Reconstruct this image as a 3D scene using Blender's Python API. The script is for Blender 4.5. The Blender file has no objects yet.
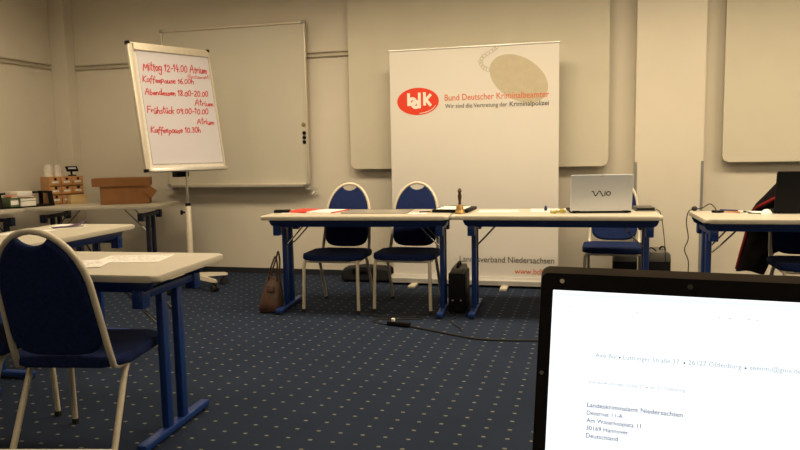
import bpy, bmesh, math, random
from mathutils import Vector, Matrix

random.seed(4)
PI = math.pi
SC = bpy.context.scene
COL = SC.collection

# ------------------------------------------------------------------ camera
CAM_F, CAM_H = 690.0, 1.2
YAW, PITCH, ROLL = math.radians(14.6), math.radians(6.15), math.radians(1.08)
cd = bpy.data.cameras.new('camera')
cd.sensor_width = 36.0
cd.lens = CAM_F / 800.0 * 36.0
cd.clip_start = 0.02
cam = bpy.data.objects.new('camera', cd)
COL.objects.link(cam)
F = Vector((-math.sin(YAW) * math.cos(PITCH), math.cos(YAW) * math.cos(PITCH), -math.sin(PITCH)))
R0 = Vector((math.cos(YAW), math.sin(YAW), 0))
U0 = R0.cross(F)
RR = R0 * math.cos(ROLL) - U0 * math.sin(ROLL)
UU = U0 * math.cos(ROLL) + R0 * math.sin(ROLL)
cam.matrix_world = Matrix(((RR.x, UU.x, -F.x, 0), (RR.y, UU.y, -F.y, 0), (RR.z, UU.z, -F.z, CAM_H), (0, 0, 0, 1)))
SC.camera = cam

# ------------------------------------------------------------------ world, exposure
w = bpy.data.worlds.new('world')
SC.world = w
w.use_nodes = True
w.node_tree.nodes['Background'].inputs[0].default_value = (0.05, 0.045, 0.04, 1)
w.node_tree.nodes['Background'].inputs[1].default_value = 0.2
SC.view_settings.view_transform = 'Standard'
SC.view_settings.look = 'None'
SC.view_settings.gamma = 1.0
SC.view_settings.use_curve_mapping = False
SC.view_settings.exposure = 0.14

# ------------------------------------------------------------------ room lamps (light sits under each recessed ceiling panel)
CEIL = 3.0
LAMP_COL = (1.0, 0.80, 0.53)
LAMPS = []   # x, y, watts, spread in degrees
for lx, pw in ((-4.0, 15), (-2.4, 24), (-0.8, 30), (0.8, 31), (2.4, 29), (3.7, 20)):
    LAMPS.append((lx, 4.55, pw, 160))
for lx, pw in ((-4.0, 3.0), (-2.4, 3.5), (-0.8, 5.5), (0.8, 8), (2.4, 9), (3.7, 8)):
    LAMPS.append((lx, 2.4, pw, 160))
for lx, pw in ((-3.6, 4), (-1.2, 5), (1.2, 7), (3.4, 7)):
    LAMPS.append((lx, -0.8, pw, 160))
for i, (lx, ly, pw, sp) in enumerate(LAMPS):
    ld = bpy.data.lights.new('ceiling_lamp', 'AREA')
    ld.shape = 'RECTANGLE'
    ld.size = 1.12
    ld.size_y = 0.52
    ld.energy = pw
    ld.color = LAMP_COL
    ld.spread = math.radians(sp)
    lo = bpy.data.objects.new('ceiling_lamp', ld)
    lo.location = (lx, ly, CEIL - 0.035)
    COL.objects.link(lo)

# ------------------------------------------------------------------ materials
def mat(name, col, rough=0.6, metal=0.0, var=0.06, scale=30.0, bump=0.0, bscale=200.0, emit=None, estr=1.0, spec=0.5, coat=0.0):
    m = bpy.data.materials.new(name)
    m.use_nodes = True
    nt = m.node_tree
    b = nt.nodes['Principled BSDF']
    b.inputs['Roughness'].default_value = rough
    b.inputs['Metallic'].default_value = metal
    b.inputs['Specular IOR Level'].default_value = spec
    b.inputs['Coat Weight'].default_value = coat
    tc = nt.nodes.new('ShaderNodeTexCoord')
    if var > 0:
        n = nt.nodes.new('ShaderNodeTexNoise')
        n.inputs['Scale'].default_value = scale
        n.inputs['Detail'].default_value = 4
        nt.links.new(tc.outputs['Object'], n.inputs['Vector'])
        r = nt.nodes.new('ShaderNodeValToRGB')
        r.color_ramp.elements[0].position = 0.3
        r.color_ramp.elements[1].position = 0.7
        r.color_ramp.elements[0].color = tuple(c * (1 - var) for c in col) + (1,)
        r.color_ramp.elements[1].color = tuple(min(1, c * (1 + var)) for c in col) + (1,)
        nt.links.new(n.outputs['Fac'], r.inputs['Fac'])
        nt.links.new(r.outputs['Color'], b.inputs['Base Color'])
    else:
        b.inputs['Base Color'].default_value = tuple(col) + (1,)
    if bump > 0:
        n2 = nt.nodes.new('ShaderNodeTexNoise')
        n2.inputs['Scale'].default_value = bscale
        n2.inputs['Detail'].default_value = 3
        nt.links.new(tc.outputs['Object'], n2.inputs['Vector'])
        bp = nt.nodes.new('ShaderNodeBump')
        bp.inputs['Strength'].default_value = bump
        bp.inputs['Distance'].default_value = 0.003
        nt.links.new(n2.outputs['Fac'], bp.inputs['Height'])
        nt.links.new(bp.outputs['Normal'], b.inputs['Normal'])
    if emit:
        b.inputs['Emission Color'].default_value = tuple(emit) + (1,)
        b.inputs['Emission Strength'].default_value = estr
    return m

def wood(name, c1, c2, rough=0.5, scale=6.0, axis='X'):
    m = bpy.data.materials.new(name)
    m.use_nodes = True
    nt = m.node_tree
    b = nt.nodes['Principled BSDF']
    b.inputs['Roughness'].default_value = rough
    tc = nt.nodes.new('ShaderNodeTexCoord')
    mp = nt.nodes.new('ShaderNodeMapping')
    mp.inputs['Scale'].default_value = (1, 8, 8) if axis == 'X' else (8, 8, 1)
    n = nt.nodes.new('ShaderNodeTexNoise')
    n.inputs['Scale'].default_value = scale
    n.inputs['Detail'].default_value = 5
    r = nt.nodes.new('ShaderNodeValToRGB')
    r.color_ramp.elements[0].position = 0.35
    r.color_ramp.elements[1].position = 0.65
    r.color_ramp.elements[0].color = c1 + (1,)
    r.color_ramp.elements[1].color = c2 + (1,)
    nt.links.new(tc.outputs['Object'], mp.inputs['Vector'])
    nt.links.new(mp.outputs['Vector'], n.inputs['Vector'])
    nt.links.new(n.outputs['Fac'], r.inputs['Fac'])
    nt.links.new(r.outputs['Color'], b.inputs['Base Color'])
    return m

def carpet_mat():
    m = bpy.data.materials.new('dotted_carpet')
    m.use_nodes = True
    nt = m.node_tree
    L = nt.links.new
    b = nt.nodes['Principled BSDF']
    b.inputs['Roughness'].default_value = 0.95
    b.inputs['Specular IOR Level'].default_value = 0.15
    g = nt.nodes.new('ShaderNodeNewGeometry')
    sx = nt.nodes.new('ShaderNodeSeparateXYZ')
    L(g.outputs['Position'], sx.inputs[0])
    def math_(op, a, bb=None):
        n = nt.nodes.new('ShaderNodeMath')
        n.operation = op
        for i, v in enumerate((a, bb)):
            if v is None:
                continue
            if isinstance(v, (int, float)):
                n.inputs[i].default_value = v
            else:
                L(v, n.inputs[i])
        return n.outputs[0]
    SX, SY = 0.1002, 0.0956
    ca, sa = math.cos(DOT_ROT), math.sin(DOT_ROT)
    X = math_('ADD', math_('MULTIPLY', sx.outputs[0], ca), math_('MULTIPLY', sx.outputs[1], sa))
    Y = math_('ADD', math_('MULTIPLY', sx.outputs[0], -sa), math_('MULTIPLY', sx.outputs[1], ca))
    def cell(v, off, S):
        return math_('ABSOLUTE', math_('SUBTRACT', math_('FRACT', math_('ADD', math_('DIVIDE', math_('SUBTRACT', v, off), S), 0.5)), 0.5))
    dx = math_('LESS_THAN', cell(X, DOT_OX, SX), 0.086)
    dy = math_('LESS_THAN', cell(Y, DOT_OY, SY), 0.066)
    dot = math_('MULTIPLY', dx, dy)
    n = nt.nodes.new('ShaderNodeTexNoise')
    n.inputs['Scale'].default_value = 260
    n.inputs['Detail'].default_value = 3
    L(g.outputs['Position'], n.inputs['Vector'])
    n3 = nt.nodes.new('ShaderNodeTexNoise')
    n3.inputs['Scale'].default_value = 2.5
    L(g.outputs['Position'], n3.inputs['Vector'])
    r = nt.nodes.new('ShaderNodeValToRGB')
    r.color_ramp.elements[0].position = 0.3
    r.color_ramp.elements[1].position = 0.7
    r.color_ramp.elements[0].color = CARPET[0] + (1,)
    r.color_ramp.elements[1].color = CARPET[1] + (1,)
    mixn = math_('ADD', math_('MULTIPLY', n.outputs['Fac'], 0.75), math_('MULTIPLY', n3.outputs['Fac'], 0.25))
    L(mixn, r.inputs['Fac'])
    mx = nt.nodes.new('ShaderNodeMix')
    mx.data_type = 'RGBA'
    L(dot, mx.inputs['Factor'])
    L(r.outputs['Color'], mx.inputs['A'])
    mx.inputs['B'].default_value = (0.17, 0.17, 0.14, 1)
    L(mx.outputs['Result'], b.inputs['Base Color'])
    bp = nt.nodes.new('ShaderNodeBump')
    bp.inputs['Strength'].default_value = 0.35
    bp.inputs['Distance'].default_value = 0.004
    L(n.outputs['Fac'], bp.inputs['Height'])
    L(bp.outputs['Normal'], b.inputs['Normal'])
    return m

DOT_ROT = math.radians(-0.8)
_dx, _dy = -0.2805, 2.6803      # one dot of the lattice
DOT_OX = _dx * math.cos(DOT_ROT) + _dy * math.sin(DOT_ROT)
DOT_OY = -_dx * math.sin(DOT_ROT) + _dy * math.cos(DOT_ROT)
CARPET = ((0.010, 0.017, 0.037), (0.020, 0.031, 0.060))

M = {}
M['wall'] = mat('wall_paint', (0.70, 0.65, 0.55), 0.9, var=0.02, scale=3, bump=0.12, bscale=160)
M['ceiling'] = mat('ceiling_paint', (0.62, 0.59, 0.52), 0.95, var=0.02)
M['carpet'] = carpet_mat()
M['skirting'] = mat('skirting_navy', (0.012, 0.014, 0.022), 0.8)
M['rail'] = mat('rail_brown_grey', (0.52, 0.47, 0.38), 0.6)
M['guard'] = mat('corner_guard_grey', (0.33, 0.33, 0.33), 0.4, 0.4)
M['board'] = mat('pin_board_cream', (0.64, 0.60, 0.49), 0.75, var=0.02, scale=4)
M['whiteboard'] = mat('whiteboard_enamel', (0.60, 0.57, 0.48), 0.35, var=0.01, scale=4)
M['alu'] = mat('aluminium', (0.70, 0.69, 0.66), 0.35, 0.7, var=0.03)
M['banner'] = mat('banner_film', (0.72, 0.69, 0.64), 0.6, var=0.01, scale=3)
M['red'] = mat('print_red', (0.75, 0.045, 0.012), 0.6, var=0.0)
M['orange_red'] = mat('print_orange_red', (0.70, 0.12, 0.04), 0.6, var=0.0)
M['dark_print'] = mat('print_dark_grey', (0.10, 0.09, 0.08), 0.6, var=0.0)
M['white_print'] = mat('print_white', (0.86, 0.82, 0.74), 0.6, var=0.0)
M['beige_print'] = mat('print_beige', (0.52, 0.46, 0.33), 0.6, var=0.05, scale=18)
M['chain_print'] = mat('print_chain_grey', (0.50, 0.46, 0.38), 0.6, var=0.0)
M['laminate'] = mat('laminate_cream', (0.56, 0.52, 0.43), 0.38, var=0.03, scale=60)
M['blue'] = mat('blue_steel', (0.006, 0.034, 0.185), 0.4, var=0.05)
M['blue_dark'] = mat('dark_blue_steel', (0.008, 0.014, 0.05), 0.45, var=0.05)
M['chrome'] = mat('chrome', (0.62, 0.60, 0.57), 0.25, 1.0, var=0.02)
M['cream_metal'] = mat('cream_lacquered_metal', (0.66, 0.60, 0.49), 0.35, 0.15, var=0.03)
M['navy'] = mat('navy_upholstery', (0.008, 0.019, 0.085), 0.92, var=0.25, scale=90, bump=0.3, bscale=350, spec=0.2)
M['rubber'] = mat('black_rubber', (0.012, 0.012, 0.012), 0.7)
M['black'] = mat('black_plastic', (0.008, 0.008, 0.010), 0.5, spec=0.08)
M['black_matte'] = mat('black_fabric', (0.006, 0.006, 0.008), 0.9, bump=0.3)
M['grey_top'] = mat('dark_grey_lid', (0.10, 0.095, 0.085), 0.6)
M['guard_dark'] = mat('dark_glass', (0.03, 0.028, 0.026), 0.3)
M['tan'] = mat('tan_plastic', (0.30, 0.19, 0.08), 0.5)
M['bezel'] = mat('bezel_black', (0.006, 0.006, 0.007), 0.6, spec=0.06)
M['silver'] = mat('silver_lid', (0.60, 0.63, 0.68), 0.42, 0.15, var=0.02)
M['paper'] = mat('paper', (0.84, 0.82, 0.79), 0.85, var=0.01)
M['flip_paper'] = mat('flipchart_paper', (0.62, 0.60, 0.66), 0.85, var=0.01)
M['ink'] = mat('red_marker_ink', (0.55, 0.022, 0.03), 0.7, var=0.0)
M['white_lacquer'] = mat('white_lacquer', (0.74, 0.72, 0.66), 0.35)
M['red_folder'] = mat('red_card', (0.65, 0.05, 0.03), 0.5)
M['mat_glossy'] = mat('clear_mat', (0.34, 0.31, 0.26), 0.35, var=0.0)
M['brass'] = mat('brass', (0.48, 0.31, 0.11), 0.35, 1.0)
M['dark_wood'] = wood('dark_turned_wood', (0.035, 0.012, 0.006), (0.08, 0.03, 0.015), 0.35, axis='Z')
M['chest_wood'] = wood('beech_wood', (0.50, 0.25, 0.09), (0.62, 0.34, 0.14), 0.5)
M['pale_wood'] = wood('pale_wood', (0.66, 0.47, 0.22), (0.75, 0.57, 0.31), 0.5)
M['cardboard'] = mat('brown_cardboard', (0.30, 0.135, 0.048), 0.85, var=0.08, scale=12)
M['leather'] = mat('brown_leather', (0.080, 0.038, 0.025), 0.5, var=0.2, scale=14, bump=0.25, bscale=60)
M['yellow'] = mat('yellow_plastic', (0.62, 0.43, 0.05), 0.5)
M['olive'] = mat('olive_foil', (0.42, 0.36, 0.06), 0.4)
M['orange'] = mat('orange_paint', (0.55, 0.20, 0.05), 0.5)
M['pen_blue'] = mat('dark_blue_plastic', (0.02, 0.02, 0.09), 0.4)
M['purple'] = mat('purple_card', (0.05, 0.02, 0.07), 0.5)
M['green'] = mat('green_card', (0.10, 0.16, 0.08), 0.6)
M['pale_green'] = mat('pale_green_card', (0.40, 0.44, 0.28), 0.6)
M['salmon'] = mat('salmon_card', (0.60, 0.22, 0.13), 0.6)
M['cup'] = mat('white_card_cup', (0.84, 0.81, 0.74), 0.6)
M['jacket'] = mat('dark_jacket_cloth', (0.006, 0.005, 0.006), 0.95, spec=0.08, var=0.2, bump=0.4, bscale=40)
M['jacket_red'] = mat('red_lining', (0.16, 0.010, 0.012), 0.85, spec=0.1)
M['screen'] = mat('lit_screen', (0.02, 0.02, 0.02), 0.4, emit=(0.93, 0.97, 1.0), estr=1.15, var=0)
M['screen_pale'] = mat('screen_pale_text', (0.02, 0.02, 0.02), 0.4, emit=(0.42, 0.50, 0.55), estr=1.0, var=0)
M['screen_grey'] = mat('screen_grey_text', (0.02, 0.02, 0.02), 0.4, emit=(0.06, 0.08, 0.15), estr=1.0, var=0)
M['screen_bar'] = mat('screen_tool_bar', (0.02, 0.02, 0.02), 0.4, emit=(0.84, 0.89, 0.95), estr=1.0, var=0)
M['lid_rim'] = mat('bronze_grey_rim', (0.11, 0.09, 0.075), 0.4, 0.3)
M['sensor'] = mat('grey_bumper', (0.42, 0.36, 0.33), 0.5)
M['lamp'] = mat('lamp_diffuser', (0.9, 0.9, 0.85), 0.5, emit=LAMP_COL, estr=2.5, var=0)
M['door'] = mat('door_veneer', (0.45, 0.33, 0.2), 0.5)

# ------------------------------------------------------------------ mesh helpers
def finish(bm, name, m, parent=None, smooth=True, loc=None, angle=38):
    me = bpy.data.meshes.new(name)
    bmesh.ops.recalc_face_normals(bm, faces=bm.faces[:])
    bm.to_mesh(me)
    bm.free()
    if smooth:
        me.set_sharp_from_angle(angle=math.radians(angle))
        me.polygons.foreach_set('use_smooth', [len(p.vertices) <= 8 for p in me.polygons])
    me.materials.append(m)
    o = bpy.data.objects.new(name, me)
    COL.objects.link(o)
    if parent is not None:
        o.parent = parent
    if loc is not None:
        o.location = loc
    return o

def box(bm, c, s, rot=None, bevel=0.0, seg=2):
    """box centred at c, full size s, optional rotation matrix"""
    mtx = Matrix.Translation(Vector(c)) @ (rot.to_4x4() if rot is not None else Matrix()) @ Matrix.Diagonal((s[0], s[1], s[2], 1))
    r = bmesh.ops.create_cube(bm, size=1.0, matrix=mtx)
    if bevel > 0:
        es = list({e for v in r['verts'] for e in v.link_edges})
        bmesh.ops.bevel(bm, geom=es, offset=bevel, segments=seg, profile=0.5, affect='EDGES')

def tube(bm, pts, r, seg=10, closed=False, r_end=None):
    pts = [Vector(p) for p in pts]
    n = len(pts)
    rings = []
    prev = None
    for i, p in enumerate(pts):
        if closed:
            d = (pts[(i + 1) % n] - pts[i - 1]).normalized()
        elif i == 0:
            d = (pts[1] - p).normalized()
        elif i == n - 1:
            d = (p - pts[i - 1]).normalized()
        else:
            d = ((pts[i + 1] - p).normalized() + (p - pts[i - 1]).normalized()).normalized()
        if prev is None:
            a = Vector((0, 0, 1)) if abs(d.z) < 0.9 else Vector((1, 0, 0))
            x = d.cross(a).normalized()
        else:
            x = (prev - d * prev.dot(d)).normalized()
        prev = x
        y = d.cross(x)
        rad = r if r_end is None else r + (r_end - r) * i / (n - 1)
        rings.append([bm.verts.new(p + (x * math.cos(2 * PI * k / seg) + y * math.sin(2 * PI * k / seg)) * rad) for k in range(seg)])
    m_ = n if closed else n - 1
    for i in range(m_):
        a, b = rings[i], rings[(i + 1) % n]
        off = 0
        if closed and i == n - 1:
            off = min(range(seg), key=lambda o: (a[0].co - b[o].co).length)
        for k in range(seg):
            bm.faces.new((a[k], a[(k + 1) % seg], b[(k + 1 + off) % seg], b[(k + off) % seg]))
    if not closed:
        bm.faces.new(rings[0][::-1])
        bm.faces.new(rings[-1])

def smooth_path(pts, n=8, closed=False):
    pts = [Vector(p) for p in pts]
    out = []
    N = len(pts)
    rng = range(N if closed else N - 1)
    for i in rng:
        p1, p2 = pts[i], pts[(i + 1) % N]
        p0 = pts[i - 1] if (closed or i > 0) else p1
        p3 = pts[(i + 2) % N] if (closed or i < N - 2) else p2
        for k in range(n):
            t = k / n
            out.append(0.5 * ((2 * p1) + (-p0 + p2) * t + (2 * p0 - 5 * p1 + 4 * p2 - p3) * t * t + (-p0 + 3 * p1 - 3 * p2 + p3) * t ** 3))
    if not closed:
        out.append(pts[-1])
    return out

def lathe(bm, prof, seg=20, c=(0, 0, 0)):
    """prof: list of (r, z) bottom to top"""
    c = Vector(c)
    rings = []
    for r, z in prof:
        if r < 1e-5:
            rings.append([bm.verts.new(c + Vector((0, 0, z)))])
        else:
            rings.append([bm.verts.new(c + Vector((r * math.cos(2 * PI * k / seg), r * math.sin(2 * PI * k / seg), z))) for k in range(seg)])
    for a, b in zip(rings, rings[1:]):
        for k in range(seg):
            k2 = (k + 1) % seg
            if len(a) == 1 and len(b) == 1:
                continue
            if len(a) == 1:
                bm.faces.new((a[0], b[k2], b[k]))
            elif len(b) == 1:
                bm.faces.new((a[k], a[k2], b[0]))
            else:
                bm.faces.new((a[k], a[k2], b[k2], b[k]))
    if len(rings[0]) > 1:
        bm.faces.new(rings[0][::-1])
    if len(rings[-1]) > 1:
        bm.faces.new(rings[-1])

def prism(bm, poly, f, h, bevel=0.0, seg=2):
    """poly: 2D outline; f maps (u, v, t) to 3D; extruded from t=0 to t=h"""
    lo = [bm.verts.new(Vector(f(u, v, 0))) for u, v in poly]
    hi = [bm.verts.new(Vector(f(u, v, h))) for u, v in poly]
    n = len(poly)
    fa = bm.faces.new(lo[::-1])
    fb = bm.faces.new(hi)
    for i in range(n):
        bm.faces.new((lo[i], lo[(i + 1) % n], hi[(i + 1) % n], hi[i]))
    if bevel > 0:
        es = list(fa.edges) + list(fb.edges)
        bmesh.ops.bevel(bm, geom=es, offset=bevel, segments=seg, profile=0.5, affect='EDGES')

def rrect(w_, h_, r, n=5, cx=0, cy=0):
    out = []
    for sx, sy, a0 in ((1, 1, 0), (-1, 1, PI / 2), (-1, -1, PI), (1, -1, 1.5 * PI)):
        for k in range(n + 1):
            a = a0 + PI / 2 * k / n
            out.append((cx + sx * (w_ / 2 - r) + r * math.cos(a), cy + sy * (h_ / 2 - r) + r * math.sin(a)))
    return out

XY = lambda z0: (lambda u, v, t: (u, v, z0 + t))
def Rz(a):
    return Matrix.Rotation(a, 3, 'Z')

# ------------------------------------------------------------------ things
def props(o, label, cat, group=None):
    o['label'] = label
    o['category'] = cat
    if group:
        o['group'] = group
    return o

def thing(name, label, cat, loc=(0, 0, 0), rz=0.0, group=None):
    o = bpy.data.objects.new(name, None)
    o.empty_display_size = 0.05
    COL.objects.link(o)
    o.location = loc
    o.rotation_euler = (0, 0, rz)
    return props(o, label, cat, group)

def dup(root, loc, rz, label, group=None):
    r = root.copy()
    COL.objects.link(r)
    r.location = loc
    r.rotation_euler = (0, 0, rz)
    props(r, label, root['category'], group or root.get('group'))
    for ch in list(root.children):
        c = ch.copy()
        COL.objects.link(c)
        c.parent = r
        for g in list(ch.children):
            d = g.copy()
            COL.objects.link(d)
            d.parent = c
    return r

def solo(name, bm, m, label, cat, loc=(0, 0, 0), rz=0.0, group=None, angle=38):
    o = finish(bm, name, m, angle=angle)
    o.location = loc
    o.rotation_euler = (0, 0, rz)
    return props(o, label, cat, group)

def struct(name, bm, m, smooth=False):
    o = finish(bm, name, m, smooth=smooth)
    o['kind'] = 'structure'
    return o

def sbox(name, lo, hi, m, bevel=0.0):
    bm = bmesh.new()
    box(bm, [(a + b) / 2 for a, b in zip(lo, hi)], [b - a for a, b in zip(lo, hi)], bevel=bevel)
    return struct(name, bm, m)

def text_extent(s, bold):
    cu = bpy.data.curves.new('lettering_source', 'FONT')
    cu.body = s
    cu.size = 1.0
    cu.offset = bold
    tmp = bpy.data.objects.new('lettering_source', cu)
    COL.objects.link(tmp)
    bpy.context.view_layer.update()
    me = bpy.data.meshes.new_from_object(tmp.evaluated_get(bpy.context.evaluated_depsgraph_get()))
    xs = [v.co.x for v in me.vertices]
    bpy.data.objects.remove(tmp)
    bpy.data.curves.remove(cu)
    bpy.data.meshes.remove(me)
    return min(xs), max(xs)

def text(name, s, m, parent, width=None, size=None, at=(0, 0), align='LEFT', frame=None, thick=0.0004, bold=0.0, shear=0.0, words=False):
    """flat lettering; frame maps plane (u, v, lift) to the parent's space"""
    cu = bpy.data.curves.new('lettering_source', 'FONT')
    cu.body = s
    cu.size = 1.0
    cu.resolution_u = 3
    cu.offset = bold
    cu.shear = shear
    tmp = bpy.data.objects.new('lettering_source', cu)
    COL.objects.link(tmp)
    bpy.context.view_layer.update()
    me = bpy.data.meshes.new_from_object(tmp.evaluated_get(bpy.context.evaluated_depsgraph_get()))
    bpy.data.objects.remove(tmp)
    bpy.data.curves.remove(cu)
    xs = [v.co.x for v in me.vertices]
    x0, x1 = min(xs), max(xs)
    k = width / (x1 - x0) if width else size
    kv = size if size else k
    sh = {'LEFT': -x0, 'RIGHT': -x1, 'CENTER': -(x0 + x1) / 2}[align]
    if words and ' ' in s:                                # each word a mesh of its own, set where the whole line puts it
        bpy.data.meshes.remove(me)
        gap_free = text_extent
        full = gap_free(s, bold)
        for i_, wd_ in enumerate(s.split(' ')):
            pre = ' '.join(s.split(' ')[:i_ + 1])
            right = gap_free(pre, bold)[1]
            wx = gap_free(wd_, bold)
            left = right - (wx[1] - wx[0])
            text(name, wd_, m, parent, width=(wx[1] - wx[0]) * k, size=kv, at=(at[0] + (left + sh) * k, at[1]), frame=frame, thick=thick, bold=bold)
        return None
    for v in me.vertices:
        u, vv = (v.co.x + sh) * k + at[0], v.co.y * kv + at[1]
        v.co = Vector(frame(u, vv, thick))
    me.name = name
    me.materials.clear()
    me.materials.append(m)
    o = bpy.data.objects.new(name, me)
    COL.objects.link(o)
    o.parent = parent
    return o

def flat_poly(name, poly, m, parent, frame, lift):
    bm = bmesh.new()
    bm.faces.new([bm.verts.new(Vector(frame(u, v, lift))) for u, v in poly])
    return finish(bm, name, m, parent, smooth=False)

def ribbons(bm, strokes, wd, frame, lift):
    """flat strokes drawn as ribbons of width wd in a plane"""
    for st in strokes:
        st = [Vector((p[0], p[1])) for p in st]
        n = len(st)
        L_, R_ = [], []
        for i, p in enumerate(st):
            d = (st[min(i + 1, n - 1)] - st[max(i - 1, 0)])
            d = d.normalized() if d.length > 1e-9 else Vector((1, 0))
            nn = Vector((-d.y, d.x)) * wd / 2
            e = d * wd * 0.4 if i == n - 1 else (-d * wd * 0.4 if i == 0 else Vector((0, 0)))
            a, b = p + nn + e, p - nn + e
            L_.append(bm.verts.new(Vector(frame(a.x, a.y, lift))))
            R_.append(bm.verts.new(Vector(frame(b.x, b.y, lift))))
        for i in range(n - 1):
            bm.faces.new((R_[i], R_[i + 1], L_[i + 1], L_[i]))

# ================================================================== ROOM
XL, XR, YF, YB = -5.32, 4.4, 6.30, -2.6
sbox('floor', (XL - .15, YB - .15, -0.1), (XR + .15, YF + .15, 0), M['carpet'])
sbox('ceiling', (XL - .15, YB - .15, CEIL), (XR + .15, YF + .15, CEIL + .1), M['ceiling'])
sbox('wall_front', (XL - .15, YF, 0), (XR + .15, YF + .15, CEIL), M['wall'])
sbox('wall_left', (XL - .15, YB - .15, 0), (XL, YF, CEIL), M['wall'])
sbox('wall_right', (XR, YB - .15, 0), (XR + .15, YF, CEIL), M['wall'])
sbox('wall_back', (XL, YB - .15, 0), (XR, YB, CEIL), M['wall'])
sbox('wall_corner_column', (XL, 6.17, 0), (-5.13, YF, CEIL), M['wall'], 0.004)
sbox('wall_pillar', (0.452, 6.12, 0), (0.985, YF, CEIL), M['wall'], 0.003)
# skirting
sbox('baseboard_front', (-5.13, YF - .014, 0), (0.452, YF, 0.052), M['skirting'])
sbox('baseboard_front_right', (0.985, YF - .014, 0), (XR, YF, 0.052), M['skirting'])
sbox('baseboard_pillar', (0.44, 6.106, 0), (0.997, 6.12, 0.052), M['skirting'])
sbox('baseboard_left', (XL, YB, 0), (XL + .014, 6.17, 0.052), M['skirting'])
sbox('baseboard_right', (XR - .014, YB, 0), (XR, YF, 0.052), M['skirting'])
sbox('baseboard_back', (XL, YB, 0), (XR, YB + .014, 0.052), M['skirting'])
# picture rail: a shallow double-lipped channel
def rail(name, x0, x1, y0, y1, z):
    bm = bmesh.new()
    along_x = abs(x1 - x0) > abs(y1 - y0)
    for dz, hh, d in ((0.020, 0.010, 0.024), (-0.020, 0.010, 0.024), (0, 0.034, 0.006)):
        if along_x:
            box(bm, ((x0 + x1) / 2, y0 - d / 2, z + dz), (abs(x1 - x0), d, hh))
        else:
            box(bm, (x0 + d / 2, (y0 + y1) / 2, z + dz), (d, abs(y1 - y0), hh))
    struct(name, bm, M['rail'])
rail('trim_1', -5.12, -2.02, YF, YF, 2.125)
rail('trim_2', XL, XL, YB, 6.15, 2.13)
# grey corner guards on the pillar
for nm, x, sx in (('trim_3', 0.452, 1), ('trim_4', 0.985, -1)):
    bm = bmesh.new()
    box(bm, (x + sx * 0.008, 6.1185, 0.56), (0.020, 0.003, 1.02))
    box(bm, (x - sx * 0.0015, 6.128, 0.56), (0.003, 0.022, 1.02))
    struct(nm, bm, M['guard'])

# recessed ceiling lights
proto = None
for i, (lx, ly, pw, sp) in enumerate(LAMPS):
    row = {4.55: 'front', 2.4: 'middle', -0.8: 'rear'}[ly]
    lab = 'long recessed ceiling light in the row along the %s of the hall' % row
    if proto is None:
        proto = thing('ceiling_light', lab, 'ceiling light', (lx, ly, CEIL), 0, 'ceiling lights of the %s row' % row)
        bm = bmesh.new()
        for sx, sy, ww, dd in ((0, .29, 1.24, .04), (0, -.29, 1.24, .04), (.60, 0, .04, .54), (-.60, 0, .04, .54)):
            box(bm, (sx, sy, -0.012), (ww, dd, 0.024))
        finish(bm, 'light_frame', M['white_lacquer'], proto, smooth=False)
        bm = bmesh.new()
        box(bm, (0, 0, -0.004), (1.16, 0.54, 0.008))
        finish(bm, 'diffuser', M['lamp'], proto, smooth=False)
    else:
        dup(proto, (lx, ly, CEIL), 0, lab, 'ceiling lights of the %s row' % row)

# ================================================================== BOARDS ON THE FRONT WALL
def pin_board(x0, x1, z0, z1, label):
    t = thing('pin_board', label, 'board', ((x0 + x1) / 2, 6.215, z0), 0, None)
    W_, H_ = x1 - x0, z1 - z0
    bm = bmesh.new()
    prism(bm, rrect(W_, H_, 0.05, 6, 0, H_ / 2), lambda u, v, s: (u, s, v), 0.035, 0.005)
    finish(bm, 'panel', M['board'], t)
    for u in (-W_ * .35, W_ * .35):
        for v in (H_ * .25, H_ * .8):
            bm = bmesh.new()
            box(bm, (u, 0.059, v), (0.08, 0.049, 0.05))
            finish(bm, 'wall_bracket', M['alu'], t, smooth=False)
    return t
pin_board(-2.085, 0.24, 1.035, 2.93, 'large cream pin board with rounded corners behind the roll-up banner')
pin_board(1.145, 3.5, 1.055, 2.93, 'large cream pin board with rounded corners above the black laptop')

wb = thing('whiteboard', 'framed whiteboard on the wall behind the flipchart', 'whiteboard', (-3.275, 6.22, 0.89), 0)
W_, H_ = 1.535, 1.535
bm = bmesh.new()
box(bm, (0, 0.008, H_ / 2), (W_ - .02, 0.016, H_ - .02))
finish(bm, 'writing_surface', M['whiteboard'], wb, smooth=False)
bm = bmesh.new()
for c, s in (((0, 0, .008), (W_, .03, .016)), ((0, 0, H_ - .008), (W_, .03, .016)), ((-W_ / 2 + .009, 0, H_ / 2), (.018, .03, H_)), ((W_ / 2 - .009, 0, H_ / 2), (.018, .03, H_))):
    box(bm, c, s, bevel=0.003)
finish(bm, 'frame', M['cream_metal'], wb)
for sx in (-1, 1):
    for z in (0.004, H_ - .004):
        bm = bmesh.new()
        box(bm, (sx * (W_ / 2 - .012), -0.002, z), (.04, .038, .03), bevel=0.006)
        finish(bm, 'corner_cap', M['guard'], wb)
bm = bmesh.new()
box(bm, (0, -0.035, -0.012), (W_ - .1, .06, .006))
box(bm, (0, -0.063, -0.005), (W_ - .1, .005, .02))
finish(bm, 'pen_tray', M['alu'], wb, smooth=False)
for sx in (-1, 1):
    bm = bmesh.new()
    box(bm, (sx * (W_ / 2 - .03), 0.035, -0.02), (.03, .07, .06))
    box(bm, (sx * (W_ / 2 + .02), 0.02, -0.045), (.08, .03, .012))
    tube(bm, [(sx * (W_ / 2 + .045), .02, -.045), (sx * (W_ / 2 + .045), .0, -.06), (sx * (W_ / 2 + .03), -.01, -.085)], .006, 6)
    finish(bm, 'wall_hook', M['alu'], wb)
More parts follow.
